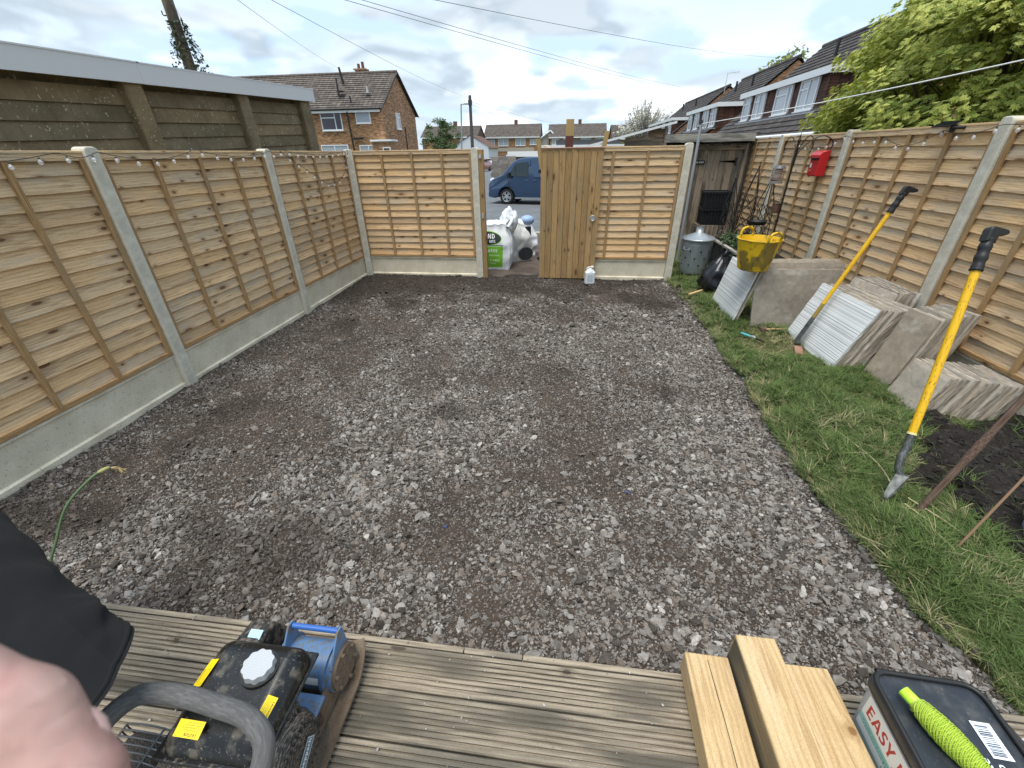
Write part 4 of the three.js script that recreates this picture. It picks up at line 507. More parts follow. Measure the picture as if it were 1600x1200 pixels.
// ---------- concrete sectional garage over the left fence ----------
{
  seed = 410; const gm = [[1, 1, 1], [0.88, 0.88, 0.86], [1.12, 1.08, 1.0]].map((c) => std({ color: lin(...c), roughness: 1, bumpMap: grainBump, bumpScale: 0.01, map: garTex() }));
  function garTex() { return garTex.t || (garTex.t = tex(1024, 256, (u, v, x, y) => { const a = fbm(u * 12, v * 6, 5, 3, 12, 6), b = fbm(u * 130, v * 60, 2, 5, 130, 60), st = sst(0.5, 0.8, fbm(u * 60, v * 3, 3, 8, 60, 3)); let c = mixc([0.45, 0.395, 0.30], [0.63, 0.56, 0.45], clamp(a + (hash(x, y, 3) - 0.5) * 0.3)); c = mixc(c, [0.3, 0.27, 0.2], st * 0.15); return mixc(c, [0.82, 0.8, 0.72], sst(0.765, 0.83, b) * sst(0.42, 0.6, fbm(u * 9, v * 5, 2, 14, 9, 5))); }, [0.5, 1])); }
  const t = thing('concrete_garage', 'old brown concrete-panel garage with pale metal roof trim behind the left fence', 'garage', [-4.3, 0, 0]); t.rotation.x = rad(2.3); t.position.y = -0.316;
  const piers = [-0.6, -2.5, -4.5, -6.07, -7.53]; piers.forEach((z, i) => part(t, 'pier', uvm(rb(0.16, 2.62, i === 4 ? 0.26 : 0.2, 0.02, 0.02, 1.31, z), 1, i * 0.7), gm[i % 3]));
  for (let b = 0; b < 4; b++) { const z0 = piers[b], z1 = piers[b + 1], L = z0 - z1; for (let r = 0; r < 8; r++) { const y = 1.52 + r * 0.136; const g = bx(0.05, 0.134, L), P = g.attributes.position; for (let i = 0; i < P.count; i++) if (P.getY(i) < 0 && P.getX(i) > 0) P.setX(i, P.getX(i) + 0.018); g.computeVertexNormals(); part(t, 'panel_board', uvm(g.translate(-0.02, y, (z0 + z1) / 2), 2, b * 1.7, r * 0.137), gm[(b + r) % 3]); } }
  part(t, 'lower_wall', uvm(bx(0.05, 1.46, 7.0, -0.03, 0.73, -4.05), 2), gm[0]); part(t, 'backing_wall', uvm(bx(0.03, 2.6, 7.1, -0.075, 1.3, -4.05), 2), gm[0]); part(t, 'end_wall', uvm(bx(3.2, 2.5, 0.08, -1.65, 1.25, -7.58), 0), gm[1]);
  const trim = std({ color: lin(0.64, 0.64, 0.64), roughness: 0.5 }); part(t, 'roof_trim', [bx(0.03, 0.165, 4.08, 0.13, 2.665, -2.56), bx(0.2, 0.012, 4.08, 0.05, 2.752, -2.56)], trim); part(t, 'roof_trim', [bx(0.034, 0.165, 3.18, 0.13, 2.663, -6.17), bx(0.2, 0.012, 3.18, 0.05, 2.75, -6.17), bx(3.2, 0.165, 0.03, -1.5, 2.66, -7.77)], trim); part(t, 'roof', bx(3.3, 0.06, 7.2, -1.6, 2.7, -4.1), std({ color: lin(0.2, 0.2, 0.2), roughness: 1 }));
}

// ---------- houses ----------
function brickTex(s, a, b, mortar) { return tex(1024, 512, (u, v) => { const X = u * 16, Y = v * 24, row = Math.floor(Y), xx = X + (row % 2) * 0.5, ix = ((Math.floor(xx) % 16) + 16) % 16, fx = xx - Math.floor(xx), fy = Y - row; if (fx < 0.05 || fy < 0.15) return mortar; const h = hash(ix, row, s); return mixc(a, b, h * h).map((q) => q * (0.8 + 0.4 * hash(ix, row, s + 1)) + (fbm(u * 60, v * 60, 2, s, 60, 60) - 0.5) * 0.12); }, [1 / 3.6, 1 / 1.8]); }
const brickTan = std({ map: brickTex(3, [0.63, 0.48, 0.335], [0.50, 0.335, 0.225], [0.58, 0.51, 0.42]), roughness: 0.95 });
const brickBrown = std({ map: brickTex(9, [0.67, 0.51, 0.37], [0.53, 0.37, 0.265], [0.6, 0.51, 0.42]), roughness: 0.95 });
const brickRed = std({ map: brickTex(15, [0.44, 0.32, 0.26], [0.33, 0.22, 0.18], [0.44, 0.39, 0.35]), roughness: 0.95 });
function roofTex(s, a, b, lich) { return tex(512, 512, (u, v, x, y) => { const X = Math.floor(u * 16), Y = Math.floor(v * 16), h = hash(X, Y, s); let c = mixc(a, b, h); c = mixc(c, lich, sst(0.62, 0.78, fbm(u * 30, v * 30, 3, s, 30, 30)) * 0.5); const e = (u * 16 - X) < 0.09 ? 0.62 : 1; return c.map((q) => q * e * (0.88 + 0.24 * hash(x, y, s))); }, [1 / 4.8, 1 / 4.8]); }
const roofBrown = std({ map: roofTex(4, [0.44, 0.40, 0.37], [0.34, 0.305, 0.285], [0.58, 0.56, 0.5]), roughness: 0.95 });
const roofDark = std({ map: roofTex(6, [0.30, 0.275, 0.265], [0.225, 0.205, 0.20], [0.46, 0.45, 0.42]), roughness: 0.95 });
const tileHung = std({ map: roofTex(8, [0.40, 0.27, 0.22], [0.27, 0.185, 0.16], [0.45, 0.36, 0.3]), roughness: 0.95 });
// stepped tile courses between an eave line a-b and a ridge line d-c
function courses(a, b, c, d, n, lift = 0.03) { const A = V(...a), B = V(...b), C = V(...c), D = V(...d), N = B.clone().sub(A).cross(D.clone().sub(A)).normalize(); if (N.y < 0) N.negate(); const pos = [], uv = [], Lx = A.distanceTo(B), Ly = A.distanceTo(D); const Q = (s, t, o) => { const p = A.clone().lerp(D, t).lerp(B.clone().lerp(C, t), s).addScaledVector(N, o); return [p.x, p.y, p.z]; }; const put = (P, s, t) => { pos.push(...P); uv.push(s * Lx, t * Ly); };
  for (let i = 0; i < n; i++) { const t0 = i / n, t1 = (i + 1) / n; const q = [[0, t0, lift], [1, t0, lift], [1, t1, 0.004], [0, t1, 0.004]]; for (const k of [0, 1, 2, 0, 2, 3]) put(Q(...q[k]), q[k][0], q[k][1]); const w = [[0, t0, -0.03], [1, t0, -0.03], [1, t0, lift], [0, t0, lift]]; for (const k of [0, 1, 2, 0, 2, 3]) put(Q(...w[k]), w[k][0], w[k][1]); }
  const g = new THREE.BufferGeometry(); g.setAttribute('position', new THREE.Float32BufferAttribute(pos, 3)); g.setAttribute('uv', new THREE.Float32BufferAttribute(uv, 2)); g.computeVertexNormals(); return g; }
function win(house, p, turn, w, h, cols, glass = glassMat, top = 0) { // frame with its panes, facing local +z
  const f = 0.055, g = [bx(w, f, 0.07, 0, h / 2 - f / 2, 0), bx(w, f * 1.2, 0.07, 0, -h / 2 + f * 0.6, 0), bx(f, h - 2 * f, 0.07, -w / 2 + f / 2, 0, 0), bx(f, h - 2 * f, 0.07, w / 2 - f / 2, 0, 0), bx(w + 0.06, 0.04, 0.13, 0, -h / 2 - 0.02, 0.03)]; let x = -w / 2; const xs = [x]; for (const k of cols) { x += k * w; xs.push(x); if (x < w / 2 - 0.01) g.push(bx(f, h - 2 * f, 0.062, x, 0, 0)); } if (top) g.push(bx(w * cols[0], f, 0.06, -w / 2 + w * cols[0] / 2, h / 2 - top, 0));
  const fr = part(house, 'window', g, whitePaint, p, [0, turn, 0]); cols.forEach((k, i) => part(fr, 'pane', bx(xs[i + 1] - xs[i] - f, h - 2 * f, 0.012, (xs[i] + xs[i + 1]) / 2, 0, -0.008), glass)); return fr;
}
function gableEnd(pts, mat, house, depth = 0.2, turn = 0, off = [0, 0, 0], name = 'gable_wall') { return part(house, name, uvm(extr(pts, depth).rotateY(turn).translate(...off), turn ? 2 : 0), mat); }
{ // brick house over the back-left corner
  const h = thing('brick_house', 'tan brick semi-detached house with brown tiled roof beyond the garage', 'house', [-12, -0.35, -30]); const E = 4.73, Rg = 6.95, D = 6.6, L = 15;
  part(h, 'front_wall', uvm(bx(L - 0.252, E - 0.06, 0.25, -L / 2 - 0.126, E / 2 - 0.03, -0.122), 0), brickTan); gableEnd([[0, 0], [D, 0], [D, E], [D / 2, Rg - 0.1], [0, E]], brickBrown, h, 0.25, Math.PI / 2, [-0.25, 0, 0]); part(h, 'back_wall', uvm(bx(L - 0.252, E - 0.06, 0.2, -L / 2 - 0.126, E / 2 - 0.03, -D + 0.103), 0), brickTan);
  part(h, 'roof', [courses([-L, E - 0.08, 0.3], [0.15, E - 0.08, 0.3], [0.15, Rg, -D / 2], [-L, Rg, -D / 2], 17, 0.045), courses([-L, E - 0.08, -D - 0.3], [0.15, E - 0.08, -D - 0.3], [0.15, Rg, -D / 2], [-L, Rg, -D / 2], 17, 0.045)], roofBrown); part(h, 'ridge', uvm(cyl(0.11, 0.11, L + 0.2, 10).rotateZ(Math.PI / 2).translate(-L / 2 + 0.05, Rg + 0.02, -D / 2), 0), roofBrown); part(h, 'verge', [rod([0.16, E - 0.1, 0.32], [0.16, Rg, -D / 2], 0.05), rod([0.16, E - 0.1, -D - 0.32], [0.16, Rg, -D / 2], 0.05)], roofDark);
  part(h, 'fascia', bx(L, 0.2, 0.03, -L / 2, E - 0.14, 0.28), whitePaint); part(h, 'gutter', rod([-L, E - 0.06, 0.36], [0.05, E - 0.06, 0.36], 0.06), black); part(h, 'drainpipe', [rod([-2.16, E - 0.2, 0.3], [-2.14, 0, 0.1], 0.055), rod([-2.1, 3.08, 0.1], [-1.45, 3.1, 0.1], 0.06)], black); part(h, 'drainpipe', rod([0.06, E - 0.9, -3.9], [0.06, 0, -3.9], 0.035), black);
  win(h, [-3.43, 4.05, 0.03], 0, 1.42, 1.0, [0.68, 0.32], std({ color: lin(0.035, 0.03, 0.05), roughness: 0.08 }), 0.3); win(h, [-1.26, 4.26, 0.03], 0, 0.98, 0.7, [1], netMat); win(h, [-3.55, 2.15, 0.03], 0, 1.9, 1.2, [0.5, 0.5], netMat); win(h, [-1.2, 2.1, 0.03], 0, 1.25, 1.2, [0.5, 0.5], netMat); win(h, [0.03, 4.14, -2.72], Math.PI / 2, 0.78, 0.95, [1], netMat, 0.28); win(h, [-6.5, 4.05, 0.03], 0, 1.4, 1.0, [0.5, 0.5]);
  const po = part(h, 'porch', uvm(bx(1.25, 2.85, 1.0, 0.12, 1.42, 0.5), 0), brickTan); part(po, 'porch_roof', bx(1.4, 0.1, 1.15, 0.12, 2.92, 0.52), whitePaint); win(h, [0.42, 2.15, 1.03], 0, 0.5, 0.8, [1]); part(h, 'flue', [rod([-2.9, 5.4, -0.55], [-2.9, 6.4, -0.55], 0.06, 0.05), bx(0.4, 0.05, 0.4, -2.9, 5.72, -0.9)], black); part(h, 'flue', [rod([-1.9, 5.0, 0.05], [-1.9, 5.35, 0.05], 0.05)], black); part(h, 'vent', [rod([-1.1, 5.6, -0.9], [-1.1, 5.95, -0.9], 0.06), bx(0.3, 0.05, 0.25, -1.1, 5.62, -0.9)], std({ color: lin(0.5) })); part(h, 'soil_pipe', rod([-3.15, 6.3, -2], [-3.28, 7.15, -2], 0.09, 0.07), black);
  const ch = part(h, 'chimney', uvm(bx(0.7, 0.9, 0.5, -2.5, 6.75, -D / 2 - 0.4), 0), brickBrown); part(ch, 'chimney_pot', [cyl(0.1, 0.09, 0.3, 12, -2.65, 7.4, -D / 2 - 0.4), cyl(0.1, 0.09, 0.4, 12, -2.35, 7.45, -D / 2 - 0.4)], brickRed); part(ch, 'coping', bx(0.85, 0.08, 0.65, -2.5, 7.22, -D / 2 - 0.4), brickBrown);
}
// row of dormer houses on the right, ridges running away from the garden
function dormerHouse(label, z0, z1, dz0, dz1, wins) {
  const h = thing('dormer_house', label, 'house', [0, -0.35, 0], 0, 'dormer houses over the right fence'), y = 0.35, ex = 7.6, ey = 2.14 + y, rx = 12.6, ry = 6.3 + y, L = z0 - z1, bxx = 17.6; const sl = (ry - ey) / (rx - ex);
  part(h, 'roof', [courses([ex, ey, z0 + 0.1], [ex, ey, z1 - 0.1], [rx, ry, z1 - 0.1], [rx, ry, z0 + 0.1], 22, 0.04), courses([bxx, ey, z0 + 0.1], [bxx, ey, z1 - 0.1], [rx, ry, z1 - 0.1], [rx, ry, z0 + 0.1], 22, 0.04)], roofDark); part(h, 'ridge', rod([rx, ry + 0.02, z0 + 0.1], [rx, ry + 0.02, z1 - 0.1], 0.11, 0.11, 10), roofDark);
  for (const z of [z0 - 0.2, z1]) gableEnd([[8.0, 0], [17.2, 0], [17.2, ey + 0.2], [rx, ry - 0.12], [8.0, ey + 0.2]], brickBrown, h, 0.2, 0, [0, 0, z]); part(h, 'wall', uvm(bx(0.2, ey, L - 0.42, 8.12, ey / 2, (z0 + z1) / 2), 2), brickRed); part(h, 'fascia', [bx(0.03, 0.18, L + 0.2, ex - 0.01, ey - 0.02, (z0 + z1) / 2)], whitePaint); part(h, 'gutter', rod([ex - 0.07, ey + 0.05, z0], [ex - 0.07, ey + 0.05, z1], 0.06), whitePaint);
  const dx = 8.7, dl = dz0 - dz1, yb = ey + (dx - ex) * sl - 0.1, yt = 4.05 + y, xe = ex + (yt - ey) / sl; const d = part(h, 'dormer', [courses([dx, yb, dz0], [dx, yb, dz1], [dx + 0.06, yt, dz1], [dx + 0.06, yt, dz0], 11, 0.02)], tileHung);
  part(d, 'dormer_cheek', [courses([dx, yb, dz0], [xe + 0.6, yb, dz0], [xe + 0.6, yt, dz0 - 0.02], [dx, yt, dz0 - 0.02], 11, 0.02), bx(xe - dx + 0.6, yt - yb, 0.05, (dx + xe + 0.6) / 2, (yb + yt) / 2, dz1)], tileHung); part(d, 'dormer_roof', bx(xe - dx + 0.5, 0.06, dl + 0.3, (dx + xe) / 2 + 0.1, yt + 0.14, (dz0 + dz1) / 2), std({ color: lin(0.25, 0.25, 0.26) })); part(d, 'dormer_fascia', [bx(0.04, 0.22, dl + 0.34, dx - 0.16, yt + 0.08, (dz0 + dz1) / 2), bx(xe - dx + 0.5, 0.22, 0.04, (dx + xe) / 2 + 0.08, yt + 0.08, dz0 + 0.17)], whitePaint); part(d, 'flashing', bx(0.2, 0.05, dl, dx - 0.12, yb - 0.03, (dz0 + dz1) / 2), std({ color: lin(0.36, 0.37, 0.4), roughness: 0.5 }));
  for (const [z, w, c] of wins) win(h, [dx - 0.03, (yb + yt) / 2 + 0.03, z], -Math.PI / 2, w, yt - yb - 0.1, c, netMat, 0.3);
  for (const z of [z0 - L * 0.35, z0 - L * 0.7]) part(h, 'flue', [rod([rx - 1.2, ry - 1.2, z], [rx - 1.2, ry - 0.35, z], 0.06, 0.07)], black); return h;
}
dormerHouse('nearest dormer house with four white windows beside the maple', -15.5, -28.6, -18.7, -26.9, [[-20.0, 1.35, [0.5, 0.5]], [-22.1, 1.5, [0.75, 0.25]], [-24.6, 1.25, [0.45, 0.55]], [-26.2, 0.95, [1]]]);
dormerHouse('middle dormer house with brick gable behind the shed roof', -31.3, -40.2, -31.0, -38.4, [[-31.9, 1.1, [0.5, 0.5]], [-33.6, 1.3, [0.5, 0.5]], [-35.8, 1.2, [0.5, 0.5]], [-37.6, 1.0, [1]]]);
dormerHouse('farthest dormer house in the right-hand row', -43.2, -58, -44, -56, [[-45, 1.2, [0.5, 0.5]], [-48, 1.3, [0.5, 0.5]], [-52, 1.2, [0.5, 0.5]]]);
{ const a = thing('tv_aerial', 'thin television aerial on the ridge of the far dormer house', 'aerial', [12.2, 5.75, -43]); part(a, 'mast', [rod([0, 0, 0], [0, 1.4, 0], 0.02), rod([0, 1.35, 0], [0.9, 1.45, 0], 0.015)], steel); part(a, 'element', [0.2, 0.4, 0.6, 0.8].map((x) => rod([x, 1.36, -0.25], [x, 1.4, 0.25], 0.012)), steel); }
function farHouse(label, x, z, w, E, Rg, turn, wins, mat = brickTan, depth = 8) {
  const h = thing('terraced_house', label, 'house', [x, -0.4, z], turn, 'houses across the far end of the road'); part(h, 'front_wall', uvm(bx(w - 0.604, E - 0.05, 0.3, 0, E / 2 - 0.03, 0), 0), mat); for (const s of [-1, 1]) gableEnd([[0, 0], [depth, 0], [depth, E], [depth / 2, Rg - 0.1], [0, E]], brickRed, h, 0.3, Math.PI / 2, [s < 0 ? -w / 2 : w / 2 - 0.3, 0, 0]);
  part(h, 'roof', [courses([-w / 2 - 0.2, E - 0.1, 0.5], [w / 2 + 0.2, E - 0.1, 0.5], [w / 2 + 0.2, Rg, -depth / 2], [-w / 2 - 0.2, Rg, -depth / 2], 16, 0.05), courses([-w / 2 - 0.2, E - 0.1, -depth - 0.5], [w / 2 + 0.2, E - 0.1, -depth - 0.5], [w / 2 + 0.2, Rg, -depth / 2], [-w / 2 - 0.2, Rg, -depth / 2], 16, 0.05)], roofBrown); part(h, 'fascia', bx(w, 0.28, 0.05, 0, E - 0.16, 0.48), whitePaint); part(h, 'chimney', uvm(bx(0.7, 1.0, 0.7, w * 0.04, Rg + 0.3, -depth / 2), 0), brickRed); for (const [wx, wy, ww, wh] of wins) win(h, [wx, wy, 0.17], 0, ww, wh, [0.5, 0.5], netMat); part(h, 'panel', bx(w * 0.8, 0.7, 0.06, 0, E * 0.52, 0.2), std({ color: lin(0.42, 0.36, 0.3) })); return h;
}
farHouse('far semi-detached house with wide brown roof right of the dark pole', -13, -105, 12.2, 5.2, 7.7, 0, [[-4.6, 4.1, 1.6, 1.1], [-1.9, 4.1, 2.3, 1.4], [1.9, 4.1, 2.2, 1.4], [4.8, 4.1, 1.6, 1.1]]);
farHouse('far semi-detached house behind the upright timber offcuts', 1.2, -105, 12.2, 5.0, 7.5, 0, [[-4.6, 4, 1.6, 1.1], [-1.9, 4, 2.2, 1.4], [1.9, 4, 2.2, 1.4], [4.8, 4, 1.6, 1.1]]);
farHouse('far house half hidden behind the round green tree', -24.5, -95, 11.4, 5.1, 7.1, 0, [[-2, 4, 1.6, 1.1], [3, 4, 1.6, 1.1]]);
farHouse('far brown roof below the white blossom tree', 11, -72, 10, 3.9, 5.6, 0, [[-2, 3, 1.6, 1.0]], brickTan, 6);
{ const h = thing('white_house', 'white rendered gable house with red-brown roof beyond the parked cars', 'house', [-14.9, -0.4, -70]); const wm = std({ color: lin(0.62, 0.65, 0.68), roughness: 0.9 }); gableEnd([[-2.6, 0], [2.75, 0], [2.75, 3.0], [0.1, 4.4], [-2.6, 3.0]], wm, h, 0.2); part(h, 'roof', [courses([3.1, 2.8, 0.3], [3.1, 2.8, -9], [0.1, 4.5, -9], [0.1, 4.5, 0.3], 12), courses([-2.9, 2.8, 0.3], [-2.9, 2.8, -9], [0.1, 4.5, -9], [0.1, 4.5, 0.3], 12)], std({ map: roofBrown.map, color: lin(1.3, 0.85, 0.7) })); part(h, 'side_wall', bx(0.2, 3, 8.8, 2.65, 1.5, -4.3), wm); win(h, [0.2, 3.1, 0.24], 0, 0.35, 0.5, [1]); }
{ const h = thing('grey_gable_house', 'pale grey gable between the two far houses', 'house', [-6.2, -0.4, -112]); gableEnd([[-3, 0], [3.2, 0], [3.2, 4.2], [1.6, 6.0], [-3, 3.0]], std({ color: lin(0.4, 0.38, 0.36) }), h, 6); part(h, 'roof', [rod([-3.2, 3.0, 6.2], [1.6, 6.2, 6.2], 0.16), rod([1.6, 6.2, 6.2], [3.5, 4.1, 6.2], 0.16)], whitePaint); }
{ const t = thing('flat_roof_garages', 'low block garages with white flat roof edge behind the van', 'garages', [-1.2, -0.35, -34]); part(t, 'wall', uvm(bx(8.6, 2.0, 0.2, 0.6, 1.0, 0), 0), std({ map: brickTex(25, [0.52, 0.49, 0.46], [0.4, 0.37, 0.34], [0.36, 0.33, 0.31]), roughness: 1 })); part(t, 'roof_edge', [bx(8.4, 0.34, 0.3, 0.9, 2.04, 0.2)], whitePaint); part(t, 'upper_edge', bx(6, 0.3, 0.3, 2.0, 2.42, -1.4), whitePaint); part(t, 'dark_roof', bx(4.6, 0.35, 3, 2.4, 2.72, -3), std({ color: lin(0.06, 0.065, 0.07) })); part(t, 'downpipe', rod([-3.35, 0, 0.3], [-3.35, 2.0, 0.3], 0.07), whitePaint); }
{ const t = thing('block_wall', 'grey block garden wall at the road corner behind the van', 'wall', [-4.75, -0.25, -33.4], 0.1); seed = 92; for (let r = 0; r < 7; r++) for (let i = 0; i < 3; i++) part(t, 'block', rb(0.6, 0.25, 0.22, 0.015, -0.65 + i * 0.62 + (r % 2) * 0.1, 0.13 + r * 0.26, 0), std({ color: lin(...mixc([0.28, 0.25, 0.22], [0.18, 0.16, 0.145], R())), roughness: 1 })); }

// ---------- vehicles ----------
function wheel(parent, x, y, z, r, w) { const wh = part(parent, 'wheel', lathe([[r * 0.66, -w / 2], [r * 0.92, -w / 2], [r, -w * 0.35], [r, w * 0.35], [r * 0.92, w / 2], [r * 0.66, w / 2]], 30).rotateX(Math.PI / 2), std({ color: lin(0.014), roughness: 0.8 }), [x, y, z]); const g = [cyl(r * 0.2, r * 0.2, 0.03, 16).rotateX(Math.PI / 2).translate(0, 0, w * 0.42), new THREE.TorusGeometry(r * 0.64, 0.018, 8, 28).translate(0, 0, w * 0.42)]; for (let i = 0; i < 10; i++) { const a = i / 10 * 6.283 + (i % 2 ? 0.12 : -0.12); g.push(bx(r * 0.5, 0.035, 0.03, r * 0.4, 0, 0).rotateZ(a).translate(0, 0, w * 0.4)); } part(wh, 'rim', g, std({ color: lin(0.5, 0.51, 0.53), metalness: 0.6, roughness: 0.35 })); part(wh, 'hub_back', cyl(r * 0.64, r * 0.64, 0.02, 22).rotateX(Math.PI / 2).translate(0, 0, w * 0.2), std({ color: lin(0.015) })); return wh; }
{ // blue van: local x to the rear, nose at x = 0, near side faces local +z
  const t = thing('blue_van', 'blue panel van parked across the road beyond the gateway', 'van', [-3.62, -0.33, -22.1], -0.2); const blue = new THREE.MeshPhysicalMaterial({ color: lin(0.02, 0.055, 0.125), roughness: 0.35, metalness: 0.25, clearcoat: 1, clearcoatRoughness: 0.08, side: THREE.DoubleSide });
  const top = [[0.02, 0.42], [0.0, 0.62], [0.03, 0.86], [0.12, 1.0], [0.5, 1.16], [0.72, 1.24], [1.25, 1.76], [1.5, 1.88], [1.9, 1.95], [2.6, 1.98], [4.9, 1.97], [4.98, 1.85], [5.0, 0.4]]; const arch = (cx, r) => { const o = []; for (let i = 0; i <= 12; i++) { const a = Math.PI * i / 12; o.push([cx + r * Math.cos(a), 0.34 + r * Math.sin(a)]); } return o; };
  const prof = [...top, [4.9, 0.28], ...arch(4.0, 0.39), [3.5, 0.24], [1.5, 0.24], ...arch(0.93, 0.4), [0.35, 0.26], [0.08, 0.28]];
  const body = extr(prof, 1.88, 0.06, 4), P = body.attributes.position; for (let i = 0; i < P.count; i++) { const y = P.getY(i), x = P.getX(i); let z = P.getZ(i) - 0.94; const k = y > 1.0 ? 1 - 0.115 * (y - 1.0) / 0.97 : 1 - 0.03 * sst(0.6, 0.2, y); z *= k * (1 - 0.13 * sst(0.5, 0, x)); P.setZ(i, z); } const bg = toCreasedNormals(body, 0.6); part(t, 'body', bg, blue);
  const zAt = (y, x = 2) => (0.94 * (y > 1.0 ? 1 - 0.115 * (y - 1.0) / 0.97 : 1 - 0.03 * sst(0.6, 0.2, y))) * (1 - 0.13 * sst(0.5, 0, x)) + 0.004;
  const onSide = (pts, th, mat, name, parent = t) => { const g = extr(pts, th), Q = g.attributes.position; for (let i = 0; i < Q.count; i++) Q.setZ(i, Q.getZ(i) + zAt(Q.getY(i), Q.getX(i)) - th + 0.006); g.computeVertexNormals(); return part(parent, name, g, mat); };
  const gl = std({ color: lin(0.02, 0.03, 0.035), roughness: 0.05 }); const door = onSide([[1.02, 1.2], [1.3, 1.58], [1.46, 1.72], [1.98, 1.76], [1.98, 1.18]], 0.012, gl, 'door_window'); onSide([[1.36, 1.18], [1.36, 1.66], [1.385, 1.68], [1.385, 1.18]], 0.02, black, 'window_pillar');
  onSide([[2.28, 1.16], [2.24, 1.24], [2.24, 1.66], [2.34, 1.75], [3.5, 1.75], [3.6, 1.66], [3.6, 1.24], [3.5, 1.16]], 0.016, blue, 'side_panel_pressing'); const seam = std({ color: lin(0.006, 0.012, 0.025) }); onSide([[2.07, 0.34], [2.085, 0.34], [2.085, 1.84], [2.07, 1.84]], 0.012, seam, 'door_seam'); onSide([[1.12, 0.62], [1.135, 0.62], [1.0, 1.2], [0.985, 1.2]], 0.012, seam, 'door_seam'); onSide([[3.66, 0.34], [3.675, 0.34], [3.675, 1.84], [3.66, 1.84]], 0.012, seam, 'door_seam');
  onSide([[1.35, 0.25], [3.55, 0.25], [3.55, 0.31], [1.35, 0.31]], 0.03, std({ color: lin(0.3, 0.31, 0.33), roughness: 0.4 }), 'sill'); onSide([[1.2, 0.62], [1.75, 0.5], [3.5, 0.5], [3.5, 0.535], [1.75, 0.535], [1.2, 0.66]], 0.02, blue, 'side_crease'); for (const x of [1.85, 2.22]) onSide([[x, 1.0], [x + 0.16, 1.0], [x + 0.16, 1.04], [x, 1.04]], 0.03, blue, 'door_handle');
  part(t, 'windscreen', [new THREE.BoxGeometry(0.76, 0.012, 1.5).rotateZ(0.78).translate(0.985, 1.51, 0)], gl); part(t, 'headlight', rb(0.22, 0.2, 0.34, 0.05).rotateY(0.35).rotateZ(0.5).translate(0.17, 0.98, 0.66), std({ color: lin(0.62, 0.66, 0.7), roughness: 0.1 })); part(t, 'headlight', rb(0.22, 0.2, 0.34, 0.05).rotateY(-0.35).rotateZ(0.5).translate(0.17, 0.98, -0.66), std({ color: lin(0.62, 0.66, 0.7), roughness: 0.1 })); part(t, 'bumper', rb(0.2, 0.24, 1.6, 0.05).translate(0.08, 0.42, 0), std({ color: lin(0.03, 0.06, 0.12), roughness: 0.5 })); const mi = part(t, 'wing_mirror', rb(0.12, 0.24, 0.17, 0.04).translate(1.08, 1.24, 1.02), black);
  for (const [x, z] of [[0.93, 0.78], [4.0, 0.78]]) wheel(t, x, 0.33, z, 0.335, 0.22); for (const x of [0.93, 4.0]) wheel(t, x, 0.33, -0.78, 0.335, 0.22); part(t, 'underbody', bx(4.6, 0.25, 1.5, 2.5, 0.42, 0), black);
}
function farCar(name, label, col, x, z, turn) { const t = thing(name, label, 'car', [x, -0.33, z], turn, 'cars parked up the road'); const paint = new THREE.MeshPhysicalMaterial({ color: lin(...col), roughness: 0.35, clearcoat: 1, side: THREE.DoubleSide }); const prof = [[0, 0.35], [0.02, 0.75], [0.25, 0.9], [0.95, 1.0], [1.6, 1.42], [2.9, 1.46], [3.6, 1.05], [3.95, 0.95], [4.0, 0.35], [3.6, 0.25], [0.4, 0.25]]; const g = extr(prof, 1.7, 0.08, 3).translate(-2, 0, -0.85), P = g.attributes.position; for (let i = 0; i < P.count; i++) if (P.getY(i) > 1) P.setZ(i, P.getZ(i) * (1 - 0.4 * (P.getY(i) - 1))); part(t, 'body', toCreasedNormals(g, 0.7), paint); part(t, 'window', [extr([[1.15, 1.02], [1.65, 1.36], [2.85, 1.39], [3.35, 1.06]], 1.56).translate(-2, 0, -0.78)], glassMat); part(t, 'windscreen', [bx(0.02, 0.5, 1.2).rotateZ(1.0).translate(-0.7, 1.23, 0), bx(0.02, 0.5, 1.2).rotateZ(-1.05).translate(1.3, 1.25, 0)], glassMat); for (const a of [-1.25, 1.25]) for (const s of [-0.78, 0.78]) part(t, 'wheel', cyl(0.31, 0.31, 0.2, 18).rotateX(Math.PI / 2).translate(a, 0.31, s), black); for (const s of [-0.6, 0.6]) { part(t, 'headlight', rb(0.08, 0.16, 0.3, 0.03).translate(-1.95, 0.75, s), whitePaint); part(t, 'tail_light', rb(0.08, 0.2, 0.25, 0.03).translate(1.95, 0.85, s), std({ color: lin(0.4, 0.01, 0.01) })); } }
farCar('red_car', 'small red car parked far up the road', [0.24, 0.012, 0.015], -11.6, -60, 1.35); farCar('white_car', 'white car parked just beyond the red one', [0.62, 0.64, 0.66], -11.2, -68, 1.3);

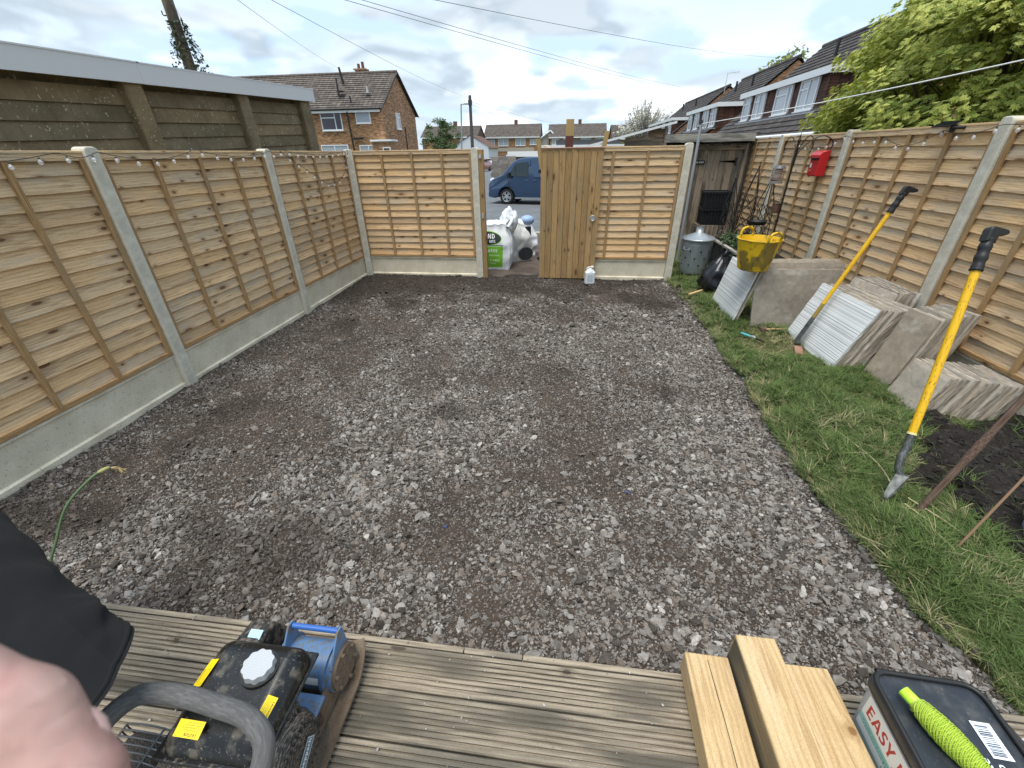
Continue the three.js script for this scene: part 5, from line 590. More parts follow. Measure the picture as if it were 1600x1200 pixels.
// ---------- bulk bags beyond the gateway ----------
function bag(label, x, y, z, turn, w, h, d, face, s, crump) {
  const t = thing('bulk_bag', label, 'bulk bag', [x, y, z], turn, 'bulk bags beyond the gateway'); const g = new THREE.BoxGeometry(w, h, d, 24, 24, 24).translate(0, h / 2, 0), P = g.attributes.position; for (let i = 0; i < P.count; i++) { let X = P.getX(i), Y = P.getY(i), Z = P.getZ(i); const k = Y / h, bul = 1 + 0.13 * Math.sin(Math.PI * clamp(k * 1.1)) - crump * sst(0.6, 1, k) * 0.5; X *= bul; Z *= bul; const n = fbm(X * 9 + s, Y * 8 + Z * 7, 4, s) - 0.5; X += n * 0.07; Z += (fbm(X * 8, Y * 9 + s * 3 + Z * 3, 4, s + 5) - 0.5) * 0.07; if (k > 0.55) Y += (fbm(X * 7 + s, Z * 7, 3, s + 9) - 0.5) * 0.17 * (k - 0.55) * 2 * (0.4 + crump); P.setXYZ(i, X, Y, Z); } const n = mergeVertices(g.deleteAttribute('normal')); n.computeVertexNormals(); part(t, 'bag', n, face); return t;
}
{
  const cv = document.createElement('canvas'); cv.width = 512; cv.height = 512; const c = cv.getContext('2d'); c.fillStyle = '#e4e6e8'; c.fillRect(0, 0, 512, 512); c.fillStyle = '#7cc02e'; c.fillRect(20, 222, 400, 260); c.strokeStyle = '#8bd040'; c.lineWidth = 18; c.fillStyle = '#23262a'; c.beginPath(); c.ellipse(215, 130, 195, 74, 0, 0, 7); c.stroke(); c.fill(); c.fillStyle = '#fff'; c.font = 'bold 74px sans-serif'; c.textAlign = 'right'; c.fillText('BOND', 330, 132); c.font = 'bold 44px sans-serif'; c.fillText('MIX', 330, 180); c.font = 'bold 62px sans-serif'; c.fillText('aggregates', 350, 292); c.font = '30px sans-serif'; c.fillText('Decorative', 380, 340); c.fillText('Bulk Bags', 380, 400); c.fillText('Call us', 330, 440); c.fillStyle = '#23262a'; c.fillRect(0, 208, 430, 8);
  const ct = new THREE.CanvasTexture(cv); ct.colorSpace = THREE.SRGBColorSpace; const plain = std({ color: lin(0.66, 0.68, 0.7), roughness: 0.6 }); const printed = std({ map: ct, roughness: 0.55 });
  seed = 5; const b1 = bag('white and green printed aggregate bag nearest the gateway', -1.33, -0.02, -7.72, 0.05, 0.66, 0.76, 0.6, plain, 3, 0.35);
  const fg = new THREE.PlaneGeometry(0.62, 0.72, 20, 20), Q = fg.attributes.position; for (let i = 0; i < Q.count; i++) { const X = Q.getX(i), Y = Q.getY(i) + 0.37, k = Y / 0.76; const bul = 1 + 0.13 * Math.sin(Math.PI * clamp(k * 1.1)) - 0.35 * sst(0.6, 1, k) * 0.5; Q.setXYZ(i, X * bul * 0.98, Y, 0.3 * bul + 0.055 + (fbm(X * 9, Y * 14, 3, 41) - 0.5) * 0.03); } fg.computeVertexNormals(); part(b1, 'printed_panel', fg, printed); part(b1, 'loop', [tube([[-0.3, 0.72, 0.25], [-0.32, 0.86, 0.2], [-0.2, 0.92, 0.1], [-0.15, 0.78, 0.0]], 0.03, 8), tube([[0.3, 0.7, 0.25], [0.36, 0.8, 0.1], [0.32, 0.86, -0.05], [0.25, 0.74, -0.2]], 0.03, 8)], plain);
  part(b1, 'liner', (() => { const g = new THREE.IcosahedronGeometry(0.17, 4), P = g.attributes.position; for (let i = 0; i < P.count; i++) { const k = 1 + (fbm(P.getX(i) * 14 + 5, P.getY(i) * 14 + P.getZ(i) * 9, 3, 8) - 0.5) * 0.7; P.setXYZ(i, P.getX(i) * k * 0.9, P.getY(i) * k * 1.3, P.getZ(i) * k); } g.computeVertexNormals(); return g; })(), std({ color: lin(0.7, 0.72, 0.75), roughness: 0.5 }), [0.3, 0.76, -0.1]);
  const b2 = bag('crumpled plain white bag behind the green printed bag', -0.98, -0.05, -8.25, 0.5, 0.42, 0.72, 0.42, std({ color: lin(0.6, 0.6, 0.58), roughness: 0.6 }), 12, 0.8); part(b2, 'printed_oval', new THREE.CircleGeometry(0.15, 24).scale(1, 0.8, 1).translate(0.1, 0.18, 0.285), std({ color: lin(0.03, 0.035, 0.04), roughness: 0.5 }));
  const b3 = bag('white bag with black print at the back of the bags', -0.93, -0.09, -9.0, 0.2, 0.5, 0.68, 0.5, std({ color: lin(0.66, 0.68, 0.72), roughness: 0.55 }), 23, 0.7); part(b3, 'printed_band', (() => { const g = new THREE.PlaneGeometry(0.22, 0.5, 8, 12), P = g.attributes.position; for (let i = 0; i < P.count; i++) P.setZ(i, 0.31 - P.getX(i) ** 2 * 2); g.computeVertexNormals(); return g; })(), std({ color: lin(0.02), roughness: 0.5 }), [0.05, 0.36, 0.0]); part(b3, 'blue_liner', new THREE.IcosahedronGeometry(0.12, 2).scale(1.2, 0.8, 1).translate(0.1, 0.7, 0.1), std({ color: lin(0.3, 0.42, 0.62), roughness: 0.5 }));
}
[['tall timber offcut upright behind the gate, painted red-brown below', -0.03, 0.12, 2.25, 0, 0], ['short timber offcut tilted left behind the gate', -0.2, 0.07, 2.02, 0.16, 1], ['timber offcut tilted right behind the gate', 0.17, 0.07, 2.12, -0.18, 1]].forEach(([l, x, w, h, a, k]) => { const t = thing('timber_offcut', l, 'timber', [x, 0, -7.6], 0, 'timber offcuts behind the gate'); t.rotation.z = a; part(t, 'board', uvm(rb(w, h, 0.04, 0.003, 0, h / 2, 0), 1, x), timberGreen); if (!k) part(t, 'painted_section', uvm(rb(w + 0.006, 2.03, 0.046, 0.003, 0, 1.015, 0), 1), std({ color: lin(0.12, 0.04, 0.03) })); });

// ---------- poles and wires ----------
{
  const woodP = std({ map: deckMap, color: lin(0.5, 0.46, 0.42) }); const t = thing('telegraph_pole', 'leaning wooden telegraph pole with ivy above the garage', 'pole', [-9.55, -0.3, -12]); t.rotation.z = 0.035; part(t, 'pole', uvm(rod([0, 0, 0], [0, 7.6, 0], 0.14, 0.115, 14), 1), woodP); for (let i = 0; i < 5; i++) part(t, 'step_iron', tube([[0, 4.5 + i * 0.32, 0], [i % 2 ? 0.22 : -0.22, 4.5 + i * 0.32, 0.02], [i % 2 ? 0.23 : -0.23, 4.58 + i * 0.32, 0.02]], 0.014, 6), blackMetal); seed = 44; leafCloud(t, 'ivy', 1500, () => { const y = rr(2.4, 5.0), a = R() * 6.283, r = 0.15 + 0.26 * R() * sst(5.1, 4.2, y) * (0.6 + 0.6 * fbm(y * 2, a, 2, 3)); return [Math.cos(a) * r + 0.06, y, Math.sin(a) * r]; }, leafOval, leafMat, [[0.03, 0.05, 0.02], [0.08, 0.1, 0.045]], [0.06, 0.11]);
  const d = thing('far_pole', 'slim dark telegraph pole beyond the back fence', 'pole', [-8.35, -0.35, -40]); part(d, 'pole', rod([0, 0, 0], [0, 6.1, 0], 0.16, 0.12, 12), std({ color: lin(0.09, 0.08, 0.075) })); part(d, 'ring_bracket', [cyl(0.17, 0.17, 0.35, 12, 0, 5.75, 0), cyl(0.13, 0.1, 0.18, 8, 0, 6.15, 0)], std({ color: lin(0.06, 0.06, 0.065) }));
  const l = thing('street_lamp', 'tall grey street lamp left of the dark pole', 'street lamp', [-10.6, -0.35, -45]); const gm = std({ color: lin(0.33, 0.35, 0.36), roughness: 0.5 }); part(l, 'column', rod([0, 0, 0], [0.35, 6.1, 0], 0.09, 0.06, 12), gm); part(l, 'arm', rod([0.35, 6.05, 0], [0.8, 6.12, 0], 0.04), gm); part(l, 'lantern', rb(0.45, 0.12, 0.22, 0.04).translate(0.85, 6.1, 0), gm);
  const wm = std({ color: lin(0.22, 0.23, 0.24) });
  const wires = [['wire running down to the brick house chimney flue', [-5.84, 4.21, -9.00], [-15.25, 6.75, -32], 0.12], ['wire sloping past the brick house gable', [-5.07, 4.18, -9.00], [-8.4, 5.7, -40], 0.2], ['thick double wire crossing above the gateway', [-3.10, 4.10, -9.00], [12.6, 6.5, -49], 0.25], ['second strand just under the thick double wire', [-3.17, 4.07, -9.00], [12.6, 6.35, -49], 0.28], ['highest wire crossing towards the dormer houses', [-1.67, 4.03, -9.00], [12.6, 6.5, -33], 0.2], ['faint wire beside the telegraph pole', [-9.60, 5.10, -12.00], [-34.22, 6.42, -46.00], 0.2], ['wire from the dark pole towards the right', [-8.35, 5.45, -40], [1.7, 6.9, -109], 0.5], ['lower wire from the dark pole to the far houses', [-8.35, 5.3, -40], [2, 4.6, -100], 1.0]];
  wires.forEach(([lb, a, b, sag], i) => { const p = []; if (i < 6) a = a.map((v, j) => v - 0.2 * (b[j] - v)); for (let k = 0; k <= 16; k++) { const q = k / 16; p.push([lerp(a[0], b[0], q), lerp(a[1], b[1], q) - Math.sin(Math.PI * q) * sag, lerp(a[2], b[2], q)]); } single('overhead_wire', tube(p, i > 5 ? 0.010 : 0.0045, 5, 48), wm, 'thin dark overhead ' + lb, 'wire', 'overhead wires'); });
}

// ---------- trees ----------
const bark = std({ map: deckMap, color: lin(0.3, 0.24, 0.2) });
function limbs(parent, name, base, ends, r0, r1, n = 6) { for (const e of ends) { const b = base, mid = [lerp(b[0], e[0], 0.5) + rr(-0.1, 0.1), lerp(b[1], e[1], 0.4), lerp(b[2], e[2], 0.5) + rr(-0.1, 0.1)]; part(parent, name, rodChain([b, mid, e], r0, r1, n), bark); } }
function rodChain(p, r0, r1, n = 6) { const c = new THREE.CatmullRomCurve3(p.map((q) => V(...q))), o = []; const K = 5; for (let i = 0; i < K; i++) { const a = c.getPoint(i / K), b = c.getPoint((i + 1) / K); o.push(rod(a.toArray(), b.toArray(), lerp(r0, r1, i / K), lerp(r0, r1, (i + 1) / K), n, true)); } return merge(o); }
const mapleLeaf = (() => { const pos = [], lobes = [[0, 1], [0.62, 0.86], [-0.62, 0.86], [1.2, 0.62], [-1.2, 0.62], [1.85, 0.36], [-1.85, 0.36]]; for (const [a, L] of lobes) { const dx = Math.sin(a), dy = Math.cos(a), sx = dy * 0.08, sy = -dx * 0.08; const tip = [dx * L * 0.55, dy * L * 0.55, -0.16 * L * L], l = [dx * L * 0.24 - sx, dy * L * 0.24 - sy, 0.01], r = [dx * L * 0.24 + sx, dy * L * 0.24 + sy, 0.01]; pos.push(0, 0, 0, ...r, ...tip, 0, 0, 0, ...tip, ...l); } const g = new THREE.BufferGeometry(); g.setAttribute('position', new THREE.Float32BufferAttribute(pos, 3)); g.computeVertexNormals(); return g; })();
{
  seed = 710; const t = thing('maple_tree', 'bright yellow-green maple rising over the right fence', 'tree', [4.75, 0, -6.2]); part(t, 'trunk', rodChain([[0, 0, 0], [0.05, 0.7, 0.05], [0, 1.3, 0]], 0.13, 0.09, 12), bark);
  const tips = [], clumps = []; for (let i = 0; i < 580; i++) { let a, b, c, n; do { a = rr(-1, 1); b = rr(-1, 1); c = rr(-1, 1); n = Math.hypot(a, b, c); } while (n > 1 || n < 0.35); const k = Math.pow(n, -0.45); const x = a * k * 1.35, y = 2.5 + b * k * 1.75, z = c * k * 2.6 + 1.15 * sst(2.0, 3.6, 2.5 + b * k * 1.75); if (y < 1.5) continue; clumps.push([x, y, z, rr(0.18, 0.36)]); } for (let i = 0; i < clumps.length; i += 14) tips.push(clumps[i]); limbs(t, 'limb', [0, 1.25, 0], tips.map((p) => p.slice(0, 3)), 0.045, 0.008, 6); for (let i = 0; i < clumps.length; i += 3) { const c = clumps[i], q = tips[i % tips.length]; const b = [lerp(0, c[0], 0.55), lerp(1.4, c[1], 0.62), lerp(0, c[2], 0.55)]; part(t, 'twig', rodChain([b, [lerp(b[0], c[0], 0.6), lerp(b[1], c[1], 0.5) - 0.03, lerp(b[2], c[2], 0.6)], c.slice(0, 3)], 0.011, 0.004, 4), bark); }
  const N = 78000; leafCloud(t, 'crown', N, (i) => { const c = clumps[i % clumps.length], a = R() * 6.283, r = c[3] * Math.sqrt(R()), dx = Math.cos(a), dz = Math.sin(a); const out = Math.atan2(c[0] + dx * r, c[2] + dz * r); return [c[0] + dx * r, c[1] + rr(-0.09, 0.10) - r * r * 0.4, c[2] + dz * r * 1.15, Math.PI / 2 + rr(0.45, 1.35), out + rr(-0.9, 0.9), rr(-0.4, 0.4)]; }, mapleLeaf, leafMat, [[0.25, 0.33, 0.035], [0.66, 0.66, 0.15]], [0.075, 0.125]);
}
function roundTree(name, label, p, w, h, base, n, cols, sz, s, mat = leafMat, skew = 1) { seed = s; const t = thing(name, label, 'tree', p); part(t, 'trunk', rodChain([[0, 0, 0], [0.1, base * 0.6, 0], [0, base + h * 0.3, 0]], w * 0.07, w * 0.04, 8), bark); const cl = []; for (let i = 0; i < 46; i++) { const a = R() * 6.283, u = rr(-1, 1), r = Math.pow(R(), 0.4); const q = Math.sqrt(1 - u * u) * r; cl.push([Math.cos(a) * q * w, base + h * 0.5 + u * r * h * 0.5, Math.sin(a) * q * w, rr(0.14, 0.27) * w]); } for (let i = 0; i < 12; i++) part(t, 'limb', rodChain([[0, base * 0.8, 0], [cl[i][0] * 0.5, cl[i][1] * 0.7, cl[i][2] * 0.5], cl[i].slice(0, 3)], w * 0.03, w * 0.006, 5), bark); leafCloud(t, 'crown', n, (i) => { const c = cl[i % cl.length]; const a = R() * 6.283, u = rr(-1, 1), r = c[3] * Math.cbrt(R()), q = Math.sqrt(1 - u * u); return [c[0] + Math.cos(a) * q * r, c[1] + u * r * 0.8, c[2] + Math.sin(a) * q * r]; }, leafOval, mat, cols, sz); return t; }
roundTree('green_tree', 'round fresh-green tree between the brick house and the street lamp', [-12.3, -0.4, -45], 1.75, 3.9, 1.2, 5200, [[0.05, 0.1, 0.022], [0.13, 0.2, 0.045]], [0.12, 0.22], 801);
roundTree('garden_shrub', 'brownish shrub beside the brick house gable', [-13.2, -0.4, -40.5], 1.3, 2.2, 0.3, 2200, [[0.12, 0.09, 0.035], [0.16, 0.15, 0.05]], [0.09, 0.16], 812);
roundTree('tall_tree', 'yellow-green tree showing above the dormer house ridges', [19.6, -0.4, -52], 4.4, 8.3, 1.5, 5500, [[0.16, 0.2, 0.05], [0.34, 0.36, 0.1]], [0.25, 0.5], 820);
roundTree('hedge_shrub', 'dark green shrub just above the fence near the far houses', [4.4, -0.4, -58], 2.0, 3.4, 0.4, 2400, [[0.05, 0.08, 0.025], [0.1, 0.14, 0.04]], [0.16, 0.28], 830);
roundTree('climbing_shrub', 'straggly shrub against the middle dormer house', [7.3, 0.6, -30.2], 1.05, 1.7, 0.3, 1500, [[0.08, 0.09, 0.04], [0.14, 0.14, 0.07]], [0.09, 0.17], 835);
{ // blossom tree: bare fanning branches with pale blossom
  seed = 840; const t = thing('blossom_tree', 'pale blossom tree with fanning branches behind the far roofs', 'tree', [8.6, -0.4, -60]); part(t, 'trunk', rodChain([[0, 0, 0], [0.1, 1.5, 0], [0, 3, 0]], 0.3, 0.2, 8), bark); const bl = []; for (let i = 0; i < 90; i++) { const a = rr(-1.25, 1.25), b = rr(-1, 1), L = rr(3.2, 4.7); const e = [Math.sin(a) * L * 0.8, 2.9 + Math.cos(a) * L * rr(0.85, 1.02), b * L * 0.55]; const m = [e[0] * 0.45, lerp(2.9, e[1], 0.42), e[2] * 0.45]; part(t, 'branch', rodChain([[0, 2.6, 0], m, e], 0.06, 0.016, 4), std({ color: lin(0.28, 0.24, 0.2) })); for (let k = 0; k < 90; k++) { const q = Math.pow(R(), 0.6), f = q < 0.45 ? q / 0.45 : (q - 0.45) / 0.55, A = q < 0.45 ? [0, 2.6, 0] : m, B = q < 0.45 ? m : e; if (q > 0.22) bl.push([lerp(A[0], B[0], f) + rr(-0.16, 0.16), lerp(A[1], B[1], f) + rr(-0.16, 0.16), lerp(A[2], B[2], f) + rr(-0.16, 0.16)]); } } leafCloud(t, 'blossom', bl.length, (i) => bl[i], leafOval, std({ color: lin(1), roughness: 0.9 }), [[0.6, 0.58, 0.5], [0.8, 0.78, 0.72]], [0.14, 0.27]);
}
// ---------- plate compactor on the deck ----------
const DK = 0.13;
{
  seed = 950; const mud = std({ map: speckTex(91, [0.47, 0.40, 0.33], 0.25, 0.3, [3, 3], 256), bumpMap: grainBump, bumpScale: 0.002, roughness: 0.9 });
  const blueP = std({ map: tex(256, 256, (u, v) => { const d = sst(0.5, 0.7, fbm(u * 8, v * 8, 4, 5, 8, 8)); return mixc([0.36, 0.48, 0.63], [0.45, 0.42, 0.38], d * 0.9); }, [4, 4]), roughness: 0.42 });
  const tankM = std({ map: tex(512, 512, (u, v, x, y) => { const d = sst(0.5, 0.76, fbm(u * 10, v * 10, 5, 9, 10, 10)) * 0.65 + sst(0.74, 0.82, fbm(u * 90, v * 90, 2, 3, 90, 90)) * 0.7; return mixc([0.075, 0.078, 0.082], [0.46, 0.42, 0.36], clamp(d)); }, [3, 3]), roughness: 0.3 });
  const dirtyBlack = std({ map: tex(256, 256, (u, v) => { const d = sst(0.38, 0.68, fbm(u * 16, v * 16, 4, 29, 16, 16)); return mixc([0.12, 0.116, 0.11], [0.47, 0.42, 0.37], d * 0.85); }, [4, 4]), roughness: 0.65 });
  const t = thing('plate_compactor', 'muddy plate compactor with black fuel tank and blue vibrator on the decking', 'plate compactor', [-0.86, DK, -0.5]);
  // base plate with turned-up front and side flange
  { const g = new THREE.BoxGeometry(0.4, 0.012, 0.62, 14, 1, 30), P = g.attributes.position; for (let i = 0; i < P.count; i++) { const x = P.getX(i), z = P.getZ(i), f = sst(-0.19, -0.31, z); let y = P.getY(i) + 0.008 + f * 0.07 + sst(0.2, 0.33, z) * 0.07; y += sst(0.15, 0.2, Math.abs(x)) * 0.03; const nx = x * (1 - 0.12 * sst(-0.26, -0.33, z)); P.setXYZ(i, nx, y, z); } g.computeVertexNormals(); part(t, 'base_plate', uvm(g), mud); }
  part(t, 'side_rail', [rb(0.012, 0.11, 0.42, 0.004, 0.135, 0.085, 0.03), rb(0.012, 0.11, 0.42, 0.004, -0.135, 0.085, 0.03)], mud); part(t, 'engine_bed', [rb(0.3, 0.014, 0.36, 0.004, 0, 0.145, 0.08)], blueP);
  for (const s of [-1, 1]) { part(t, 'mount_bolt', [cyl(0.022, 0.022, 0.01, 16).rotateZ(Math.PI / 2).translate(s * 0.147, 0.12, -0.04), cyl(0.012, 0.012, 0.02, 6).rotateZ(Math.PI / 2).translate(s * 0.155, 0.12, -0.04)], rust); }
  // vibrator housing: blue drum across the front, flanged ends, carrying bar
  const ex = part(t, 'exciter_drum', [cyl(0.075, 0.075, 0.2, 36).rotateZ(Math.PI / 2).translate(0.055, 0.13, -0.2)], blueP); part(ex, 'flange', [cyl(0.086, 0.086, 0.014, 36).rotateZ(Math.PI / 2).translate(0.125, 0.13, -0.2), cyl(0.086, 0.086, 0.014, 36).rotateZ(Math.PI / 2).translate(-0.04, 0.13, -0.2)], blueP); part(ex, 'end_cap', cyl(0.072, 0.072, 0.012, 30).rotateZ(Math.PI / 2).translate(0.162, 0.135, -0.2), mud); for (let i = 0; i < 6; i++) { const a = i * 1.047; part(ex, 'bolt', cyl(0.008, 0.008, 0.012, 6).rotateZ(Math.PI / 2).translate(0.172, 0.135 + Math.cos(a) * 0.062, -0.2 + Math.sin(a) * 0.062), mud); }
  part(ex, 'filler_plug', [cyl(0.015, 0.013, 0.02, 12).translate(0.03, 0.21, -0.175)], black); part(ex, 'sticker', new THREE.CylinderGeometry(0.0758, 0.0758, 0.05, 10, 1, true, 0.2, 0.35).rotateZ(Math.PI / 2).translate(0.085, 0.13, -0.2), whitePaint);
  part(t, 'carry_bar', rod([-0.02, 0.262, -0.245], [0.145, 0.262, -0.245], 0.0095, 0.0095, 14), std({ color: lin(0.04, 0.13, 0.42), roughness: 0.35 })); for (const x of [-0.028, 0.15]) part(t, 'bar_bracket', [extr([[-0.05, 0.1], [0.06, 0.14], [0.055, 0.276], [0.03, 0.28], [-0.05, 0.2]], 0.006).rotateY(Math.PI / 2).translate(x, 0, -0.2)], blueP);
  // belt guard at the left front
  const bgd = part(t, 'belt_guard', (() => { const g = extr([[-0.12, 0.02], [0.14, 0.02], [0.17, 0.12], [0.13, 0.22], [0.02, 0.24], [-0.08, 0.2]], 0.09, 0.015, 3).rotateY(Math.PI / 2).translate(-0.19, 0.03, -0.13); return g; })(), dirtyBlack); part(bgd, 'sticker', [bx(0.045, 0.002, 0.05).rotateX(0.28).translate(-0.13, 0.262, -0.19)], std({ color: lin(0.4, 0.66, 0.7), roughness: 0.4 }));
  // engine block, recoil starter facing +x
  part(t, 'engine_block', [rb(0.2, 0.17, 0.2, 0.02, 0.02, 0.235, 0.1), ...[0, 1, 2, 3, 4, 5].map((i) => rb(0.16, 0.008, 0.17, 0.003, -0.06, 0.18 + i * 0.022, 0.16))], dirtyBlack);
  const rec = part(t, 'recoil_starter', lathe([[0.001, 0.05], [0.045, 0.05], [0.075, 0.043], [0.098, 0.025], [0.108, 0.0], [0.108, -0.03]], 40).rotateZ(-Math.PI / 2).translate(0.155, 0.225, 0.08), dirtyBlack); const sl = []; for (let i = 0; i < 30; i++) { const a = i / 30 * 6.283; sl.push(bx(0.004, 0.026, 0.006, 0, 0, 0).rotateX(a).translate(0.196, 0.225 + Math.cos(a) * 0.076, 0.08 + Math.sin(a) * 0.076)); } part(rec, 'vent', sl, black);
  part(t, 'fan_cowl', [rb(0.06, 0.2, 0.2, 0.03, 0.135, 0.235, 0.08, 3)], dirtyBlack); const vs = []; for (let i = 0; i < 5; i++) { vs.push(bx(0.003, 0.045, 0.006, 0.1665, 0.305, 0.005 + i * 0.016)); vs.push(bx(0.003, 0.045, 0.006, 0.1665, 0.15, 0.1 + i * 0.016)); } part(t, 'cowl_slot', vs, black);
  const mk = (w, h, draw) => { const cv = document.createElement('canvas'); cv.width = w; cv.height = h; draw(cv.getContext('2d'), w, h); const x = new THREE.CanvasTexture(cv); x.colorSpace = THREE.SRGBColorSpace; return x; };
  const emb = mk(256, 96, (c, w, h) => { c.fillStyle = '#4d6472'; c.fillRect(0, 0, w, h); c.strokeStyle = '#c9d2d6'; c.lineWidth = 6; c.strokeRect(8, 8, w - 16, h - 16); c.fillStyle = '#e6ecee'; c.font = 'bold 46px sans-serif'; c.textAlign = 'center'; c.fillText('scheppach', w / 2, 62, w - 30); });
  { const g = new THREE.PlaneGeometry(0.1, 0.042).rotateY(Math.PI / 2).rotateX(0.5).translate(0.2078, 0.225, 0.08); part(rec, 'emblem', g, std({ map: emb, roughness: 0.4 })); }
  // fuel tank
  const tank = part(t, 'fuel_tank', (() => { const g = new RoundedBoxGeometry(0.285, 0.115, 0.285, 8, 0.042), P = g.attributes.position; for (let i = 0; i < P.count; i++) { const y = P.getY(i), k = 1 - 0.1 * sst(0.0, 0.06, y); const z = P.getZ(i); P.setXYZ(i, P.getX(i) * k, y - (y > 0 ? sst(0.02, 0.14, z) * 0.035 : 0), z * k); } g.computeVertexNormals(); return uvm(g, 0); })(), tankM, [0.01, 0.355, 0.015]);
  part(tank, 'seam', [new RoundedBoxGeometry(0.298, 0.012, 0.298, 3, 0.005).translate(0, -0.018, 0)], tankM); const cap = part(tank, 'fuel_cap', (() => { const g = cyl(0.042, 0.04, 0.022, 64), P = g.attributes.position; for (let i = 0; i < P.count; i++) { const x = P.getX(i), z = P.getZ(i), r = Math.hypot(x, z); if (r > 0.03) { const k = 1 + 0.05 * Math.cos(Math.atan2(z, x) * 10); P.setX(i, x * k); P.setZ(i, z * k); } } g.computeVertexNormals(); return g; })(), std({ map: speckTex(95, [0.70, 0.71, 0.72], 0.22, 0.3, [12, 12], 128), roughness: 0.5 }), [0.04, 0.07, -0.055], [0, 0, -0.06]); part(cap, 'neck', cyl(0.05, 0.05, 0.02, 30), black, [0, -0.02, 0]);
  const caut = mk(256, 128, (c, w, h) => { c.fillStyle = '#f2cf12'; c.fillRect(0, 0, w, h); c.fillStyle = '#1b1a10'; c.font = 'bold 28px sans-serif'; c.fillText('\u25B2 CAUTION', 16, 34); c.font = '13px sans-serif'; ['Do not refuel while engine is', 'hot or running. Keep away from', 'open flame. Read the manual', 'before use of this machine.'].forEach((s, i) => c.fillText(s, 16, 58 + i * 18)); }); const cm = std({ map: caut, roughness: 0.45 });
  part(tank, 'warning_label', new THREE.PlaneGeometry(0.072, 0.036).rotateX(-Math.PI / 2).rotateY(Math.PI).rotateX(0.32).translate(-0.055, 0.0475, 0.096), cm); part(tank, 'warning_label', new THREE.PlaneGeometry(0.072, 0.03).rotateX(-Math.PI / 2).rotateY(Math.PI / 2).rotateZ(0.35).translate(-0.112, 0.0505, -0.03), cm); part(tank, 'warning_label', new THREE.PlaneGeometry(0.075, 0.028).rotateX(-Math.PI / 2).rotateY(-Math.PI / 2).rotateZ(-0.45).translate(0.117, 0.0495, 0.04), cm);
  part(t, 'fuel_tap', rb(0.014, 0.016, 0.012, 0.003, 0.145, 0.33, -0.075), std({ color: lin(0.5, 0.03, 0.04), roughness: 0.4 }));
  // wire muffler guard at the rear left, air filter dome at the rear
  const gd = []; for (let i = 0; i < 12; i++) gd.push(tube([[-0.33, 0.18, 0.08 + i * 0.015], [-0.325, 0.272, 0.082 + i * 0.015], [-0.2, 0.282, 0.082 + i * 0.015], [-0.165, 0.26, 0.082 + i * 0.015], [-0.16, 0.19, 0.08 + i * 0.015]], 0.0024, 5, 24)); gd.push(rod([-0.325, 0.272, 0.08], [-0.325, 0.272, 0.25], 0.003), rod([-0.2, 0.282, 0.08], [-0.2, 0.282, 0.25], 0.003), rod([-0.165, 0.26, 0.08], [-0.165, 0.26, 0.25], 0.003)); part(t, 'muffler_guard', gd, std({ color: lin(0.16, 0.16, 0.16), metalness: 0.5, roughness: 0.45 })); part(t, 'muffler', rb(0.14, 0.085, 0.17, 0.03, -0.25, 0.215, 0.165), dirtyBlack); part(t, 'air_filter', new THREE.SphereGeometry(0.075, 24, 16).scale(1.05, 0.8, 1).translate(0.03, 0.25, 0.245), std({ color: lin(0.03, 0.034, 0.04), roughness: 0.5 }));
  // foam-sleeved grip loop
  const foam = std({ map: speckTex(97, [0.37, 0.365, 0.36], 0.16, 0.25, [6, 6], 256), roughness: 0.95, bumpMap: grainBump, bumpScale: 0.001 }); part(t, 'foam_grip', tube([[-0.235, 0.44, 0.2], [-0.228, 0.462, 0.135], [-0.19, 0.472, 0.085], [-0.11, 0.474, 0.07], [0.04, 0.472, 0.08], [0.135, 0.468, 0.095], [0.195, 0.458, 0.13], [0.207, 0.43, 0.175], [0.195, 0.4, 0.205]], 0.0242, 18, 72), foam);
  part(t, 'grip_tube', [tube([[0.195, 0.41, 0.2], [0.18, 0.37, 0.225], [0.14, 0.3, 0.24], [0.13, 0.15, 0.26]], 0.0145, 12, 24), tube([[-0.235, 0.442, 0.196], [-0.24, 0.39, 0.24], [-0.2, 0.3, 0.28], [-0.14, 0.15, 0.28]], 0.0145, 12, 24)], std({ color: lin(0.06, 0.05, 0.045), roughness: 0.6 })); part(t, 'clamp', [new THREE.TorusGeometry(0.018, 0.007, 8, 22).rotateX(1.1).translate(0.178, 0.365, 0.226), new THREE.TorusGeometry(0.012, 0.005, 8, 18).rotateY(0.6).translate(0.156, 0.362, 0.224)], std({ color: lin(0.6, 0.6, 0.58), metalness: 0.6, roughness: 0.35 }));
}
